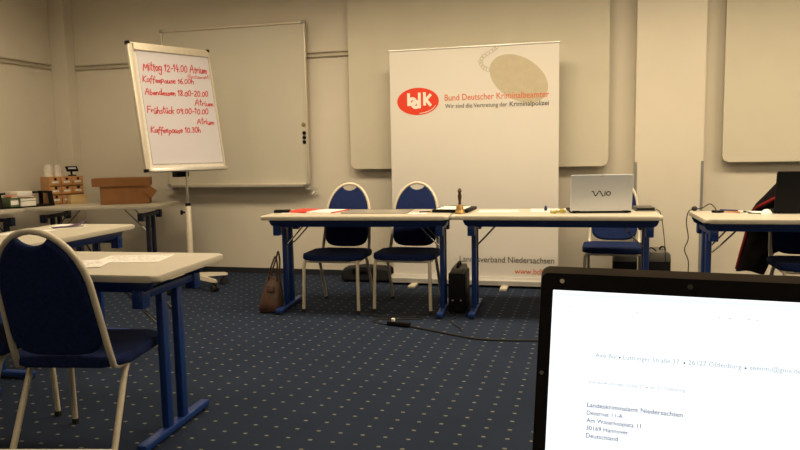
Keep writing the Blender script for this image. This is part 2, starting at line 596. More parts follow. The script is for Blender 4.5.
def magnet(label, x, z, m, group=None, r=.016):
    bm = bmesh.new()
    lathe(bm, [(r * .95, 0), (r, .004), (r * .8, .010), (0, .011)], 14)
    o = solo('magnet', bm, m, label, 'magnet', (x, 6.22, z), 0, group)
    o.rotation_euler = (PI / 2, 0, 0)
magnet('round tan magnet near the right edge of the whiteboard', -2.555, 1.465, M['tan'], r=.02)
for k in range(3):
    magnet('black round magnet in the short column on the whiteboard', -2.55, 1.385 - k * .043, M['black'], 'black magnets on the whiteboard', .019)

# ================================================================== ROLL-UP BANNER
BY = 5.97
bn = thing('roll_up_banner', 'tall white roll-up banner with red oval logo standing by the front wall', 'banner', (-0.895, BY, 0), 0)
BW = 1.455
bf = lambda u, v, s: (u + 0.895, -s, v)      # world x, world z on the sheet
bm = bmesh.new()
box(bm, (0, 0.0015, 1.075), (BW, 0.003, 1.99))
sheet = finish(bm, 'banner_sheet', M['banner'], bn, smooth=False)
bm = bmesh.new()
box(bm, (0, 0.004, 2.068), (BW + .01, 0.016, 0.014), bevel=0.003)
finish(bm, 'top_rail', M['alu'], bn)
bm = bmesh.new()
prism(bm, [(-.06, .022), (.10, .022), (.10, .05), (.06, .085), (-.02, .088), (-.055, .06)], lambda u, v, s: (-BW / 2 - .015 + s, u, v), BW + .03, 0.004)
finish(bm, 'cassette', M['alu'], bn)
bm = bmesh.new()
tube(bm, [(0, .03, .08), (0, .03, 2.06)], .009, 10)
finish(bm, 'support_pole', M['alu'], bn)
for sx in (-.52, .28):
    bm = bmesh.new()
    box(bm, (sx, -.05, .011), (.06, .30, .022), bevel=.005)
    finish(bm, 'foot', M['cream_metal'], bn)
# print on the sheet
def ell(cx, cy, rx, ry, n=48, rot=0.0):
    return [(cx + rx * math.cos(a) * math.cos(rot) - ry * math.sin(a) * math.sin(rot), cy + rx * math.cos(a) * math.sin(rot) + ry * math.sin(a) * math.cos(rot)) for a in [2 * PI * k / n for k in range(n)]]
flat_poly('badge_print', ell(-.500, 1.785, .268, .172, rot=math.radians(-33)), M['beige_print'], sheet, bf, .0010)
# ball chain of the badge
bm = bmesh.new()
chain = smooth_path([(-.685, 2.050, 0), (-.73, 2.02, 0), (-.79, 1.985, 0), (-.82, 1.94, 0), (-.80, 1.895, 0), (-.76, 1.872, 0), (-.705, 1.862, 0)], 2)
for p in chain:
    c = [Vector(q) for q in ell(p.x, p.y, .019, .014, 10, random.uniform(0, 3))]
    ribbons(bm, [[(q.x, q.y) for q in c] + [(c[0].x, c[0].y)]], .0045, bf, .0013)
finish(bm, 'chain_print', M['chain_print'], sheet, smooth=False)
flat_poly('logo_oval', ell(-1.372, 1.625, .187, .118), M['red'], sheet, bf, .0012)
# white letters b d k inside the oval
bm = bmesh.new()
def bar(x0, z0, x1, z1):
    bm.faces.new([bm.verts.new(Vector(bf(u, v, .0016))) for u, v in ((x0, z0), (x1, z0), (x1, z1), (x0, z1))])
def ring(cx, cz, r0, r1, lift=.0016, n=24):
    a = [bm.verts.new(Vector(bf(u, v, lift))) for u, v in ell(cx, cz, r0, r0, n)]
    b = [bm.verts.new(Vector(bf(u, v, lift))) for u, v in ell(cx, cz, r1, r1, n)]
    for k in range(n):
        bm.faces.new((a[k], a[(k + 1) % n], b[(k + 1) % n], b[k]))
bar(-1.468, 1.588, -1.442, 1.698)
ring(-1.420, 1.624, .014, .040, .0017)
bar(-1.371, 1.566, -1.345, 1.700)
ring(-1.392, 1.600, .013, .040, .0018)
bar(-1.325, 1.588, -1.300, 1.703)
ribbons(bm, [[(-1.305, 1.632), (-1.262, 1.676)]], .026, bf, .0021)
ribbons(bm, [[(-1.300, 1.640), (-1.262, 1.592)]], .026, bf, .0026)
finish(bm, 'logo_letters', M['white_print'], sheet, smooth=False)
bm = bmesh.new()
ribbons(bm, [[(-1.372 + .170 * math.cos(a), 1.625 + .104 * math.sin(a)) for a in [math.radians(-85 + 7 * k) for k in range(10)]]], .006, bf, .0017)
finish(bm, 'logo_swoosh', M['white_print'], sheet, smooth=False)
text('banner_heading', 'Bund Deutscher Kriminalbeamter', M['orange_red'], sheet, width=.885, size=.078, at=(-1.133, 1.622), frame=bf, thick=.0022, words=True)
text('banner_claim', 'Wir sind die Vertretung der', M['dark_print'], sheet, width=.535, size=.055, at=(-1.13, 1.557), frame=bf, thick=.0022, words=True)
text('banner_claim', 'Kriminalpolizei', M['dark_print'], sheet, width=.325, size=.055, at=(-.575, 1.557), frame=bf, thick=.0022, bold=.012, words=True)
text('banner_region', 'Landesverband Niedersachsen', M['dark_print'], sheet, width=.815, size=.075, at=(-.2, .215), align='RIGHT', frame=bf, thick=.0022, words=True)
text('banner_address', 'www.bdk.de', M['orange_red'], sheet, width=.335, size=.070, at=(-.2, .118), align='RIGHT', frame=bf, thick=.0022, words=True)

# ================================================================== FOLDING TABLES
def make_table(label, L_, D_, loc, rz, fl, fr, group=None, H_=.74, name='folding_table', rails=True, steel='blue'):
    """origin on the floor under the middle of the top; fl / fr: x of the two leg frames"""
    t = thing(name, label, 'table', loc, rz, group)
    bm = bmesh.new()
    prism(bm, rrect(L_, D_, .035, 5), XY(H_ - .028), .028, .009, 3)
    finish(bm, 'tabletop', M['laminate'], t, angle=50)
    zt = H_ - .028
    for sy in (-1, 1) if rails else ():
        bm = bmesh.new()
        y = sy * (D_ / 2 - .085)
        prism(bm, [(fl - .045, zt), (fl - .06, zt - .012), (fl - .045, zt - .042), (fl - .02, zt - .055), (fr + .02, zt - .055), (fr + .045, zt - .042), (fr + .06, zt - .012), (fr + .045, zt)], lambda u, v, s: (u, y - .014 + s, v), .028, .003)
        finish(bm, 'side_rail', M[steel], t)
    for x, sx in ((fl, 1), (fr, -1)):
        bm = bmesh.new()
        box(bm, (x, 0, zt - .068), (.036, D_ - .10, .034), bevel=.005)
        cb = finish(bm, 'crossbar', M[steel], t)
        for sy in (-1, 1):
            bm = bmesh.new()
            box(bm, (x, sy * (D_ / 2 - .085), zt - .082), (.05, .058, .075), bevel=.006)
            finish(bm, 'clamp_block', M[steel], cb)
            bm = bmesh.new()
            box(bm, (x, sy * .062, (zt - .085 + .03) / 2), (.034, .044, zt - .085 - .03), bevel=.006)
            finish(bm, 'leg', M[steel], t)
        bm = bmesh.new()
        box(bm, (x, 0, .027), (.046, .54, .030), bevel=.007)
        ft = finish(bm, 'foot', M[steel], t)
        for sy in (-1, 1):
            bm = bmesh.new()
            box(bm, (x, sy * .245, .0065), (.040, .035, .013))
            finish(bm, 'foot_pad', M['rubber'], ft, smooth=False)
        for sy in (-1, 1):
            bm = bmesh.new()
            tube(bm, [(x + sx * .02, sy * .075, zt - .21), (x + sx * .06, sy * .085, zt - .17), (x + sx * .19, sy * .10, zt - .03), (x + sx * .21, sy * .10, zt - .004)], .0055, 8)
            finish(bm, 'brace', M['chrome'], t)
    return t

G = 'cream folding tables with blue legs'
tabA = make_table('cream folding table carrying the red folder, leftmost of the two front tables', 1.385, .60, (-1.590, 4.945, 0), math.radians(4.2), -.588, .62, G)
T2 = make_table('cream folding table carrying the silver laptop', 1.41, .60, (-.175, 5.045, 0), math.radians(1.6), -.565, .628, G)
TE = make_table('cream folding table carrying the black laptop at the pillar', 1.40, .60, (1.452, 4.91, 0), math.radians(1.0), -.63, .57, G)
TD = make_table('cream folding table with white printed sheets, nearest one with its legs showing', 1.40, .59, (-2.275, 2.545, 0), math.radians(3.0), -.57, .572, G)
TC = make_table('cream folding table with a purple leaflet, second behind the near chair', 1.12, .60, (-3.16, 3.465, 0), math.radians(93), -.45, .45, G)
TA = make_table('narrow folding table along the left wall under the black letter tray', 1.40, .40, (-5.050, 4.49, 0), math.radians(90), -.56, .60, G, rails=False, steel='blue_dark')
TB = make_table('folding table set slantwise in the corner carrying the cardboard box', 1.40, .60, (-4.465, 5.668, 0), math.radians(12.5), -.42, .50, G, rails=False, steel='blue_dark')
# the photographer's own tables at the lower edge of the picture
TS = make_table('folding table corner just showing at the bottom edge below the near chair', 1.20, .60, (-1.198, .486, 0), math.radians(12.0), -.48, .48, G)
TF = make_table('taller folding table under the lit laptop screen', 1.20, .55, (.22, .36, 0), math.radians(-3), -.48, .48, G, H_=.805)

# ================================================================== BANQUET CHAIRS
def back_y(z):
    return .165 + (z - .40) * .29
def make_chair(label, loc, rz, group):
    t = thing('banquet_chair', label, 'chair', loc, rz, group)
    bm = bmesh.new()
    prism(bm, rrect(.465, .42, .075, 6, 0, -.035), XY(.393), .042, .017, 4)
    finish(bm, 'seat', M['navy'], t, angle=60)
    bm = bmesh.new()
    hp = [(.195, .10), (.205, -.12)] + [(u, v) for u, v in rrect(.425, .39, .06, 4, 0, -.03) if v < -.15][::-1] + [(-.205, -.12), (-.195, .10)]
    hp = [hp[0], hp[1]] + sorted(hp[2:-2], key=lambda q: -q[0]) + [hp[-2], hp[-1]]
    tube(bm, [(u, v, .386) for u, v in hp], .0115, 8)
    finish(bm, 'seat_frame', M['cream_metal'], t, angle=60)
    for sx in (-1, 1):
        for pth in ([(sx * .200, -.185, .384), (sx * .206, -.212, .375), (sx * .210, -.224, .345), (sx * .216, -.242, .012)],
                    [(sx * .196, .02, .384), (sx * .196, .060, .377), (sx * .197, .085, .35), (sx * .205, .250, .012)]):
            bm = bmesh.new()
            tube(bm, pth, .0125, 10)
            lg = finish(bm, 'leg', M['cream_metal'], t, angle=60)
            bm = bmesh.new()
            e = pth[-1]
            lathe(bm, [(.015, 0), (.015, .022), (.010, .026)], 10, (e[0], e[1], 0))
            finish(bm, 'rubber_glide', M['rubber'], lg)
    # back frame: one bent tube, arched at the top
    path = [(-.195, .06, .388), (-.195, .13, .388), (-.193, .160, .400)]
    prof = [(-.190, .48), (-.184, .60), (-.178, .70)]
    for k in range(1, 16):
        a = PI - PI * k / 16
        prof.append((.178 * math.cos(a), .70 + .240 * math.sin(a)))
    prof += [(.178, .70), (.184, .60), (.190, .48)]
    path += [(x, back_y(z), z) for x, z in prof]
    path += [(.193, .160, .400), (.195, .13, .388), (.195, .06, .388)]
    bm = bmesh.new()
    tube(bm, path, .0125, 10)
    finish(bm, 'back_frame', M['cream_metal'], t, angle=60)
    # padded back with a small scooped grip opening under the arch
    out = []
    for k in range(17):                                  # rounded lower end
        a = PI + PI * k / 16
        out.append((.176 * math.copysign(abs(math.cos(a)) ** .55, math.cos(a)), .545 - .100 * abs(math.sin(a)) ** .7))
    out.append((.170, .70))
    su = .064
    a1 = math.acos(su / .168)
    for k in range(1, 10):
        a = a1 * k / 9
        out.append((.168 * math.cos(a), .70 + .232 * math.sin(a)))
    zc = .70 + .232 * math.sin(a1)
    for k in range(1, 9):                                # scoop
        u = su - 2 * su * k / 9
        out.append((u, zc - .004 - .026 * (1 - (u / su) ** 2)))
    for k in range(9, 0, -1):
        a = a1 * k / 9
        out.append((-.168 * math.cos(a), .70 + .232 * math.sin(a)))
    out.append((-.170, .70))
    bm = bmesh.new()
    rings = []
    for s_, k in ((0, .90), (.002, .95), (.008, .99), (.016, 1.0), (.026, 1.0), (.034, .99), (.040, .95), (.042, .90)):
        rings.append([bm.verts.new((u * k, back_y(v) - .024 + s_, .66 + (v - .66) * (1 - (1 - k) * .75))) for u, v in out])
    for a, b in zip(rings, rings[1:]):
        for k in range(len(out)):
            bm.faces.new((a[k], a[(k + 1) % len(out)], b[(k + 1) % len(out)], b[k]))
    bm.faces.new(rings[0][::-1])
    bm.faces.new(rings[-1])
    finish(bm, 'backrest', M['navy'], t, angle=60)
    return t
GC = 'blue upholstered banquet chairs'
ch = make_chair('blue banquet chair seen from behind, nearest to the viewer, its whole back showing', (-1.945, 2.345, 0), math.radians(190), GC)
def chair(label, x, y, deg):
    return dup(ch, (x, y, 0), math.radians(deg), label, GC)
chair('blue banquet chair cut off by the left edge beside the near chair', -2.53, 2.34, 187)
chair('blue banquet chair behind the front table with the red folder, beside the brown bag', -1.800, 5.025, 1.5)
chair('blue banquet chair directly before the roll-up banner', -1.265, 5.115, 0)
chair('blue banquet chair half hidden behind the silver laptop', .270, 5.64, -3)
chair('blue banquet chair with a dark jacket hung over it behind the black laptop', 1.475, 5.02, 1)

# ================================================================== FLIPCHART
PH, TL_ = math.radians(64.0), math.radians(10.05)
fu = Vector((math.cos(PH), math.sin(PH), 0))
fn = Vector((math.sin(PH), -math.cos(PH), 0))
fv = Vector((0, 0, 1)) * math.cos(TL_) - fn * math.sin(TL_)
fw = fu.cross(fv)
FB = Vector((-3.37, 5.46, 0))
FC = Vector((-3.382, 5.413, 1.606)) - FB
fc = thing('flipchart', 'flipchart stand with red handwritten timetable on its paper', 'flipchart', FB, 0)
ff = lambda u, v, s: FC + fu * u + fv * v + fw * s
bm = bmesh.new()
prism(bm, rrect(.785, 1.09, .012, 3), lambda u, v, s: ff(u, v, -.028 + s), .022, .002)
finish(bm, 'board', M['white_lacquer'], fc)
bm = bmesh.new()
def pbar(u0, u1, v0, v1, s0, s1, bev=.003):
    prism(bm, [(u0, v0), (u1, v0), (u1, v1), (u0, v1)], lambda u, v, s: ff(u, v, s0 + s), s1 - s0, bev)
pbar(-.3925, -.352, -.545, .545, -.03, .006)
pbar(.378, .3925, -.545, .545, -.03, .006)
pbar(-.3925, .3925, .53, .545, -.03, .006)
pbar(-.3925, .3925, -.545, -.525, -.03, .006)
finish(bm, 'board_frame', M['cream_metal'], fc)
bm = bmesh.new()
pbar(-.345, .375, .478, .532, -.005, .018, .006)
finish(bm, 'paper_clamp', M['cream_metal'], fc)
for u, v in ((-.385, .54), (.385, .54), (-.385, -.54), (.385, -.54)):
    bm = bmesh.new()
    pbar(u - .014, u + .014, v - .012, v + .012, -.033, .009, .003)
    finish(bm, 'corner_cap', M['black'], fc)
bm = bmesh.new()
prism(bm, [(-.322, -.488), (.392 - .02, -.488), (.372, .50), (-.322, .50)], lambda u, v, s: ff(u, v, -.006 + s), .008)
pad = finish(bm, 'paper_pad', M['flip_paper'], fc, smooth=False)
bm = bmesh.new()
pbar(-.37, .37, -.56, -.552, 0.0, .07, .002)
pbar(-.37, .37, -.556, -.535, .066, .07, .001)
finish(bm, 'pen_tray', M['alu'], fc)
# column, knob, bracket
bm = bmesh.new()
lathe(bm, [(.026, .09), (.026, .742), (.020, .75)], 16)
finish(bm, 'column', M['cream_metal'], fc)
bm = bmesh.new()
lathe(bm, [(.024, .746), (.024, .766), (.015, .772)], 16)
finish(bm, 'column_collar', M['black'], fc)
bm = bmesh.new()
tube(bm, [(0, 0, .76), (0, 0, 1.30)], .012, 12)
finish(bm, 'inner_tube', M['chrome'], fc)
bm = bmesh.new()
kd = Vector((-.86, -.5, 0)).normalized()
tube(bm, [kd * .02 + Vector((0, 0, .69)), kd * .045 + Vector((0, 0, .69))], .008, 8)
tube(bm, [kd * .045 + Vector((0, 0, .69)), kd * .068 + Vector((0, 0, .69))], .021, 10)
finish(bm, 'clamp_knob', M['black'], fc)
bm = bmesh.new()
c0 = FC - fw * .062 - fv * .46 - fu * .04
box(bm, (c0.x, c0.y, c0.z), (.10, .05, .20), Rz(PH), .008)
box(bm, (-.045, -.02, 1.03), (.12, .08, .05), Rz(PH), .006)
finish(bm, 'tilt_bracket', M['black'], fc)
# five-armed base on castors
for k in range(5):
    a = math.radians(-21 + 72 * k)
    d = Vector((math.cos(a), math.sin(a), 0))
    bm = bmesh.new()
    n_ = Vector((-d.y, d.x, 0))
    secs = []
    for r_, zc, wd, hh in ((.015, .120, .030, .040), (.17, .110, .024, .034), (.315, .098, .020, .026), (.335, .094, .014, .016)):
        secs.append([bm.verts.new(d * r_ + n_ * (sx * wd) + Vector((0, 0, zc + sz * hh / 2))) for sx, sz in ((-1, -1), (1, -1), (.6, 1), (-.6, 1))])
    for s0, s1 in zip(secs, secs[1:]):
        for q in range(4):
            bm.faces.new((s0[q], s0[(q + 1) % 4], s1[(q + 1) % 4], s1[q]))
    bm.faces.new(secs[0][::-1])
    bm.faces.new(secs[-1])
    arm = finish(bm, 'base_arm', M['cream_metal'], fc)
    bm = bmesh.new()
    ce = d * .305
    for sgn in (-1, 1):
        cc = ce + n_ * (sgn * .018) + Vector((0, 0, .030))
        tube(bm, [cc - n_ * .011, cc + n_ * .011], .030, 14)
    tube(bm, [ce + Vector((0, 0, .030)), ce + Vector((0, 0, .092))], .014, 8)
    finish(bm, 'castor', M['rubber'], arm)
# marker lying in the tray
bm = bmesh.new()
tube(bm, [ff(-.31, -.5435, .03), ff(-.20, -.5435, .03)], .008, 8)
o = solo('marker_pen', bm, M['black'], 'black marker lying in the tray under the flipchart paper', 'marker', FB)

# handwriting: single-stroke letters, unit x-height .5, cap height 1
GL = {
 'M': (.75, [[(0, 0), (.1, 1), (.35, .35), (.6, 1), (.7, 0)]]),
 'A': (.65, [[(0, 0), (.33, 1), (.55, 0)], [(.1, .4), (.5, .42)]]),
 'K': (.55, [[(.05, 1), (.03, 0)], [(.5, .95), (.08, .45), (.5, 0)]]),
 'F': (.5, [[(.05, 1), (.03, 0)], [(.05, 1), (.5, 1)], [(.05, .55), (.4, .55)]]),
 'R': (.55, [[(.05, 0), (.05, 1), (.4, .92), (.42, .6), (.08, .5), (.5, 0)]]),
 'a': (.45, [[(.38, .45), (.15, .5), (.02, .25), (.12, 0), (.33, .15), (.38, .5), (.38, .1), (.46, 0)]]),
 'b': (.42, [[(.04, 1), (.04, .02), (.25, 0), (.36, .25), (.25, .48), (.06, .4)]]),
 'c': (.36, [[(.33, .42), (.15, .5), (.03, .25), (.15, 0), (.34, .08)]]),
 'd': (.45, [[(.36, .42), (.15, .48), (.02, .22), (.15, 0), (.34, .12), (.38, 1), (.38, .08), (.45, 0)]]),
 'e': (.38, [[(.03, .24), (.33, .3), (.25, .5), (.06, .38), (.08, .06), (.36, .06)]]),
 'f': (.34, [[(.36, .9), (.24, 1), (.15, .7), (.1, -.35)], [(0, .45), (.32, .48)]]),
 'g': (.45, [[(.36, .42), (.14, .5), (.02, .25), (.16, .02), (.35, .2), (.38, .5), (.34, -.4), (.1, -.45), (.02, -.3)]]),
 'h': (.42, [[(.05, 1), (.03, 0), (.1, .4), (.28, .48), (.35, .3), (.36, 0)]]),
 'i': (.2, [[(.06, .5), (.07, .05), (.16, 0)], [(.07, .72), (.11, .76)]]),
 'k': (.4, [[(.05, 1), (.03, 0)], [(.35, .5), (.06, .22), (.36, 0)]]),
 'm': (.62, [[(.03, .5), (.04, 0), (.12, .42), (.24, .45), (.28, 0), (.36, .42), (.5, .45), (.54, 0)]]),
 'n': (.42, [[(.03, .5), (.04, 0), (.12, .42), (.3, .45), (.35, 0)]]),
 'p': (.42, [[(.05, .5), (.03, -.42)], [(.05, .42), (.26, .5), (.36, .25), (.22, 0), (.05, .08)]]),
 'r': (.32, [[(.04, .5), (.05, 0), (.08, .32), (.3, .5)]]),
 's': (.34, [[(.3, .46), (.1, .48), (.08, .3), (.28, .2), (.24, 0), (.02, .04)]]),
 't': (.32, [[(.14, .95), (.12, .08), (.26, 0)], [(0, .6), (.3, .62)]]),
 'u': (.42, [[(.03, .5), (.06, .05), (.24, 0), (.34, .5), (.35, .06), (.42, 0)]]),
 '\u00fc': (.42, [[(.03, .5), (.06, .05), (.24, 0), (.34, .5), (.35, .06), (.42, 0)], [(.1, .7), (.13, .76)], [(.28, .7), (.31, .76)]]),
 '0': (.5, [[(.25, .85), (.05, .6), (.08, .1), (.25, 0), (.42, .25), (.4, .7), (.25, .85)]]),
 '1': (.3, [[(.02, .6), (.18, .9), (.14, 0)]]),
 '2': (.48, [[(.05, .7), (.2, .88), (.38, .75), (.3, .4), (.03, 0), (.45, .03)]]),
 '3': (.45, [[(.05, .8), (.3, .86), (.33, .6), (.15, .48), (.38, .3), (.28, 0), (.03, .08)]]),
 '4': (.5, [[(.25, .9), (.03, .35), (.45, .35)], [(.34, .6), (.3, 0)]]),
 '6': (.45, [[(.35, .88), (.1, .5), (.06, .12), (.25, 0), (.38, .22), (.25, .42), (.08, .28)]]),
 '8': (.45, [[(.32, .78), (.15, .86), (.08, .66), (.34, .25), (.22, 0), (.06, .15), (.34, .62), (.32, .78)]]),
 '9': (.45, [[(.36, .7), (.2, .86), (.06, .64), (.18, .46), (.36, .62), (.3, 0)]]),
 '.': (.18, [[(.06, .0), (.09, .05)]]),
 ':': (.18, [[(.06, .05), (.09, .1)], [(.07, .42), (.10, .47)]]),
 '-': (.4, [[(.06, .4), (.32, .42)]]),
 '(': (.25, [[(.2, 1), (.05, .5), (.18, -.1)]]),
 ')': (.25, [[(.03, 1), (.17, .5), (.03, -.1)]]),
 ' ': (.28, []),
}
def hand(s, u0, u1, v0, v1, h, wd, bm):
    tot = sum(GL[c][0] + .05 for c in s)
    k = (u1 - u0) / tot
    x = 0
    st = []
    for c in s:
        wdt, strokes = GL[c]
        dy = random.uniform(-.09, .09)
        hs = random.uniform(.85, 1.15)
        for q in strokes:
            pts = [(u0 + (x + a + .12 * b) * k, v0 + (v1 - v0) * x / tot + (b * hs + dy) * h) for a, b in q]
            if len(pts) > 2:
                pts = [(p.x, p.y) for p in smooth_path([(a, b, 0) for a, b in pts], 3)]
            st.append(pts)
        x += wdt + .05
    ribbons(bm, st, wd, ff, .0032)
lines = [
 ('Mittag 12-14.00 Atrium', -.285, .345, .312, .330, .066, .0085),
 ('(Restaurant)', .130, .365, .272, .278, .036, .0040),
 ('Kaffeepause 16.00h', -.305, .190, .212, .222, .050, .0075),
 ('Abendessen 18.00-20.00', -.300, .320, .104, .112, .050, .0080),
 ('Atrium', .165, .360, .030, .026, .050, .0078),
 ('Fr\u00fchst\u00fcck 09.00-10.00', -.305, .295, -.052, -.046, .052, .0080),
 ('Atrium', .158, .340, -.136, -.142, .052, .0078),
 ('Kaffeepause 10.30h', -.300, .185, -.222, -.218, .052, .0080)]
for s, u0, u1, v0, v1, h, wd in lines:
    bm = bmesh.new()
    hand(s, u0, u1, v0, v1, h, wd, bm)
    finish(bm, 'handwriting', M['ink'], pad, smooth=False)

# ================================================================== THINGS ON THE FRONT TABLES
ZT = .7405
def sheet_thing(name, label, cat, x, y, w_, d_, deg, m, z=ZT, h=.0012, group=None, curl=0.0):
    bm = bmesh.new()
    if curl:
        n = 8
        vs = [[bm.verts.new((-w_ / 2 + w_ * i / n, -d_ / 2 + d_ * j, curl * max(0, (i / n - .6) / .4) ** 2 + dz)) for j in (0, 1)] for dz in (0, h) for i in range(n + 1)]
        lo, hi = vs[:n + 1], vs[n + 1:]
        for i in range(n):
            bm.faces.new((lo[i][0], lo[i][1], lo[i + 1][1], lo[i + 1][0]))
            bm.faces.new((hi[i][0], hi[i + 1][0], hi[i + 1][1], hi[i][1]))
            for j in (0, 1):
                bm.faces.new((lo[i][j], lo[i + 1][j], hi[i + 1][j], hi[i][j]))
        for i in (0, n):
            bm.faces.new((lo[i][0], lo[i][1], hi[i][1], hi[i][0]))
    else:
        box(bm, (0, 0, h / 2), (w_, d_, h))
    return solo(name, bm, m, label, cat, (x, y, z), math.radians(deg), group)

def printed_lines(sheet, w_, d_, h, rows=9):
    """pale print on a sheet of paper, too fine to read"""
    bm = bmesh.new()
    for r in range(rows):
        y = d_ * .36 - r * d_ * .75 / rows
        x = -w_ * .40
        while x < w_ * .36:
            l = random.uniform(.012, .035)
            if random.random() < .85:
                box(bm, (x + l / 2, y, h + .0003), (l, .0032, .0003))
            x += l + .008
    finish(bm, 'printed_lines', M['chain_print'], sheet, smooth=False)

def pen(label, x, y, deg, m, L_=.14, r=.0045, z=ZT, name='pen', cat='pen', group=None):
    t = thing(name, label, cat, (x, y, z + r), math.radians(deg), group)
    bm = bmesh.new()
    tube(bm, [(-L_ / 2, 0, 0), (L_ * .34, 0, 0)], r, 8)
    finish(bm, 'barrel', m, t)
    bm = bmesh.new()
    tube(bm, [(L_ * .34, 0, 0), (L_ * .46, 0, 0), (L_ * .5, 0, 0)], r * .95, 8, r_end=r * .2)
    finish(bm, 'tip', M['chrome'], t)
    return t

# front table with the red folder
bm = bmesh.new()
box(bm, (0, 0, .011), (.12, .075, .022), bevel=.005)
solo('wallet', bm, M['black'], 'small black wallet at the end of the table before the red folder', 'wallet', (-2.22, 4.92, ZT), math.radians(14))
sheet_thing('paper_sheet', 'white sheet sticking out from under the red folder', 'paper', -2.165, 4.98, .16, .22, 22, M['paper'])
bm = bmesh.new()
box(bm, (0, 0, .005), (.18, .27, .010), bevel=.003)
rf = thing('folder', 'bright red folder lying on the front table', 'folder', (-2.085, 5.03, ZT + .0015), math.radians(-6))
finish(bm, 'cover', M['red_folder'], rf)
bm = bmesh.new()
box(bm, (.003, 0, .005), (.176, .262, .006))
finish(bm, 'pages', M['paper'], rf, smooth=False)
br = thing('brochure', 'white brochure with a red edge lying beside the red folder', 'brochure', (-1.88, 5.035, ZT), math.radians(-8))
bm = bmesh.new()
box(bm, (-.008, 0, .003), (.20, .29, .006))
finish(bm, 'pages', M['paper'], br, smooth=False)
bm = bmesh.new()
box(bm, (.098, 0, .0035), (.012, .29, .007))
finish(bm, 'red_edge', M['red_folder'], br, smooth=False)
dm = thing('desk_mat', 'glossy grey desk mat with dark rim on the front table', 'desk mat', (-1.485, 5.045, ZT), math.radians(4))
bm = bmesh.new()
prism(bm, rrect(.50, .34, .01, 3), XY(0), .0025)
finish(bm, 'mat_sheet', M['mat_glossy'], dm, smooth=False)
bm = bmesh.new()
tube(bm, [(u, v, 0.0025) for u, v in rrect(.50, .34, .01, 3)], .0016, 6, closed=True)
finish(bm, 'rim', M['grey_top'], dm)
sheet_thing('note_sheet', 'small white note at the near edge of the table beside the desk mat', 'paper', -1.14, 4.90, .13, .09, 8, M['paper'])
pen('dark pen lying behind the small white note', -1.085, 5.0, 25, M['black'], .13)
pen('yellow pencil lying beside the black clipboard', -1.035, 5.02, 70, M['yellow'], .12)
cb_ = thing('clipboard', 'black clipboard folder lying across the joint of the front tables behind the bell', 'clipboard', (-.905, 5.125, ZT + .001), math.radians(-3))
bm = bmesh.new()
box(bm, (0, 0, .011), (.27, .33, .022), bevel=.004)
finish(bm, 'cover', M['black'], cb_)
bm = bmesh.new()
box(bm, (0, .150, .026), (.11, .02, .008), bevel=.003)
finish(bm, 'clip', M['chrome'], cb_)
sheet_thing('paper_sheet', 'white sheet lying on the black clipboard', 'paper', -.912, 5.115, .21, .27, -3, M['paper'], z=ZT + .0235)
bl = thing('hand_bell', 'brass hand bell with dark turned wooden handle', 'bell', (-.832, 4.915, ZT), 0)
bm = bmesh.new()
lathe(bm, [(.034, 0), (.040, .002), (.039, .008), (.033, .018), (.028, .032), (.026, .048), (.022, .058), (.010, .064), (.009, .070)], 24)
finish(bm, 'bell_body', M['brass'], bl)
bm = bmesh.new()
lathe(bm, [(.010, .068), (.012, .074), (.009, .084), (.013, .106), (.015, .128), (.010, .146), (.012, .152), (.016, .162), (.012, .174), (.004, .182), (0, .183)], 18)
finish(bm, 'handle', M['dark_wood'], bl)
# table with the silver laptop
s = sheet_thing('paper_sheet', 'white printed sheet lying beside the hand bell', 'paper', -.575, 5.11, .29, .20, 6, M['paper'])
printed_lines(s, .29, .20, .0012, 6)
s = sheet_thing('paper_sheet', 'white printed sheet lying before the silver laptop with a blue marker on it', 'paper', -.205, 5.20, .28, .26, 4, M['paper'])
printed_lines(s, .28, .2, .0012, 6)
bm = bmesh.new()
lathe(bm, [(.011, 0), (.011, .022), (.008, .026), (.006, .036), (0, .037)], 12)
solo('felt_marker', bm, M['pen_blue'], 'short dark blue felt marker standing upright on a white sheet', 'marker', (-.235, 5.15, ZT + .0025))
def wrapper(label, x, y, sd, sc):
    rnd = random.Random(sd)
    bm = bmesh.new()
    bmesh.ops.create_icosphere(bm, subdivisions=2, radius=.022 * sc)
    for v in bm.verts:
        v.co *= rnd.uniform(.75, 1.25)
        v.co.z = max(v.co.z * .7 + .012 * sc, 0)
    tube(bm, [(-.018 * sc, 0, .011), (-.04 * sc, .004, .013)], .005, 6, r_end=.013)
    solo('sweet_wrapper', bm, M['olive'], label, 'sweet', (x, y, ZT), math.radians(20 * sd), angle=10)
wrapper('crumpled yellow-green sweet wrapper next to the silver laptop, larger one', -.115, 4.985, 1, 1.1)
wrapper('crumpled yellow-green sweet wrapper, smaller one left of its larger neighbour', -.165, 4.955, 2, .75)

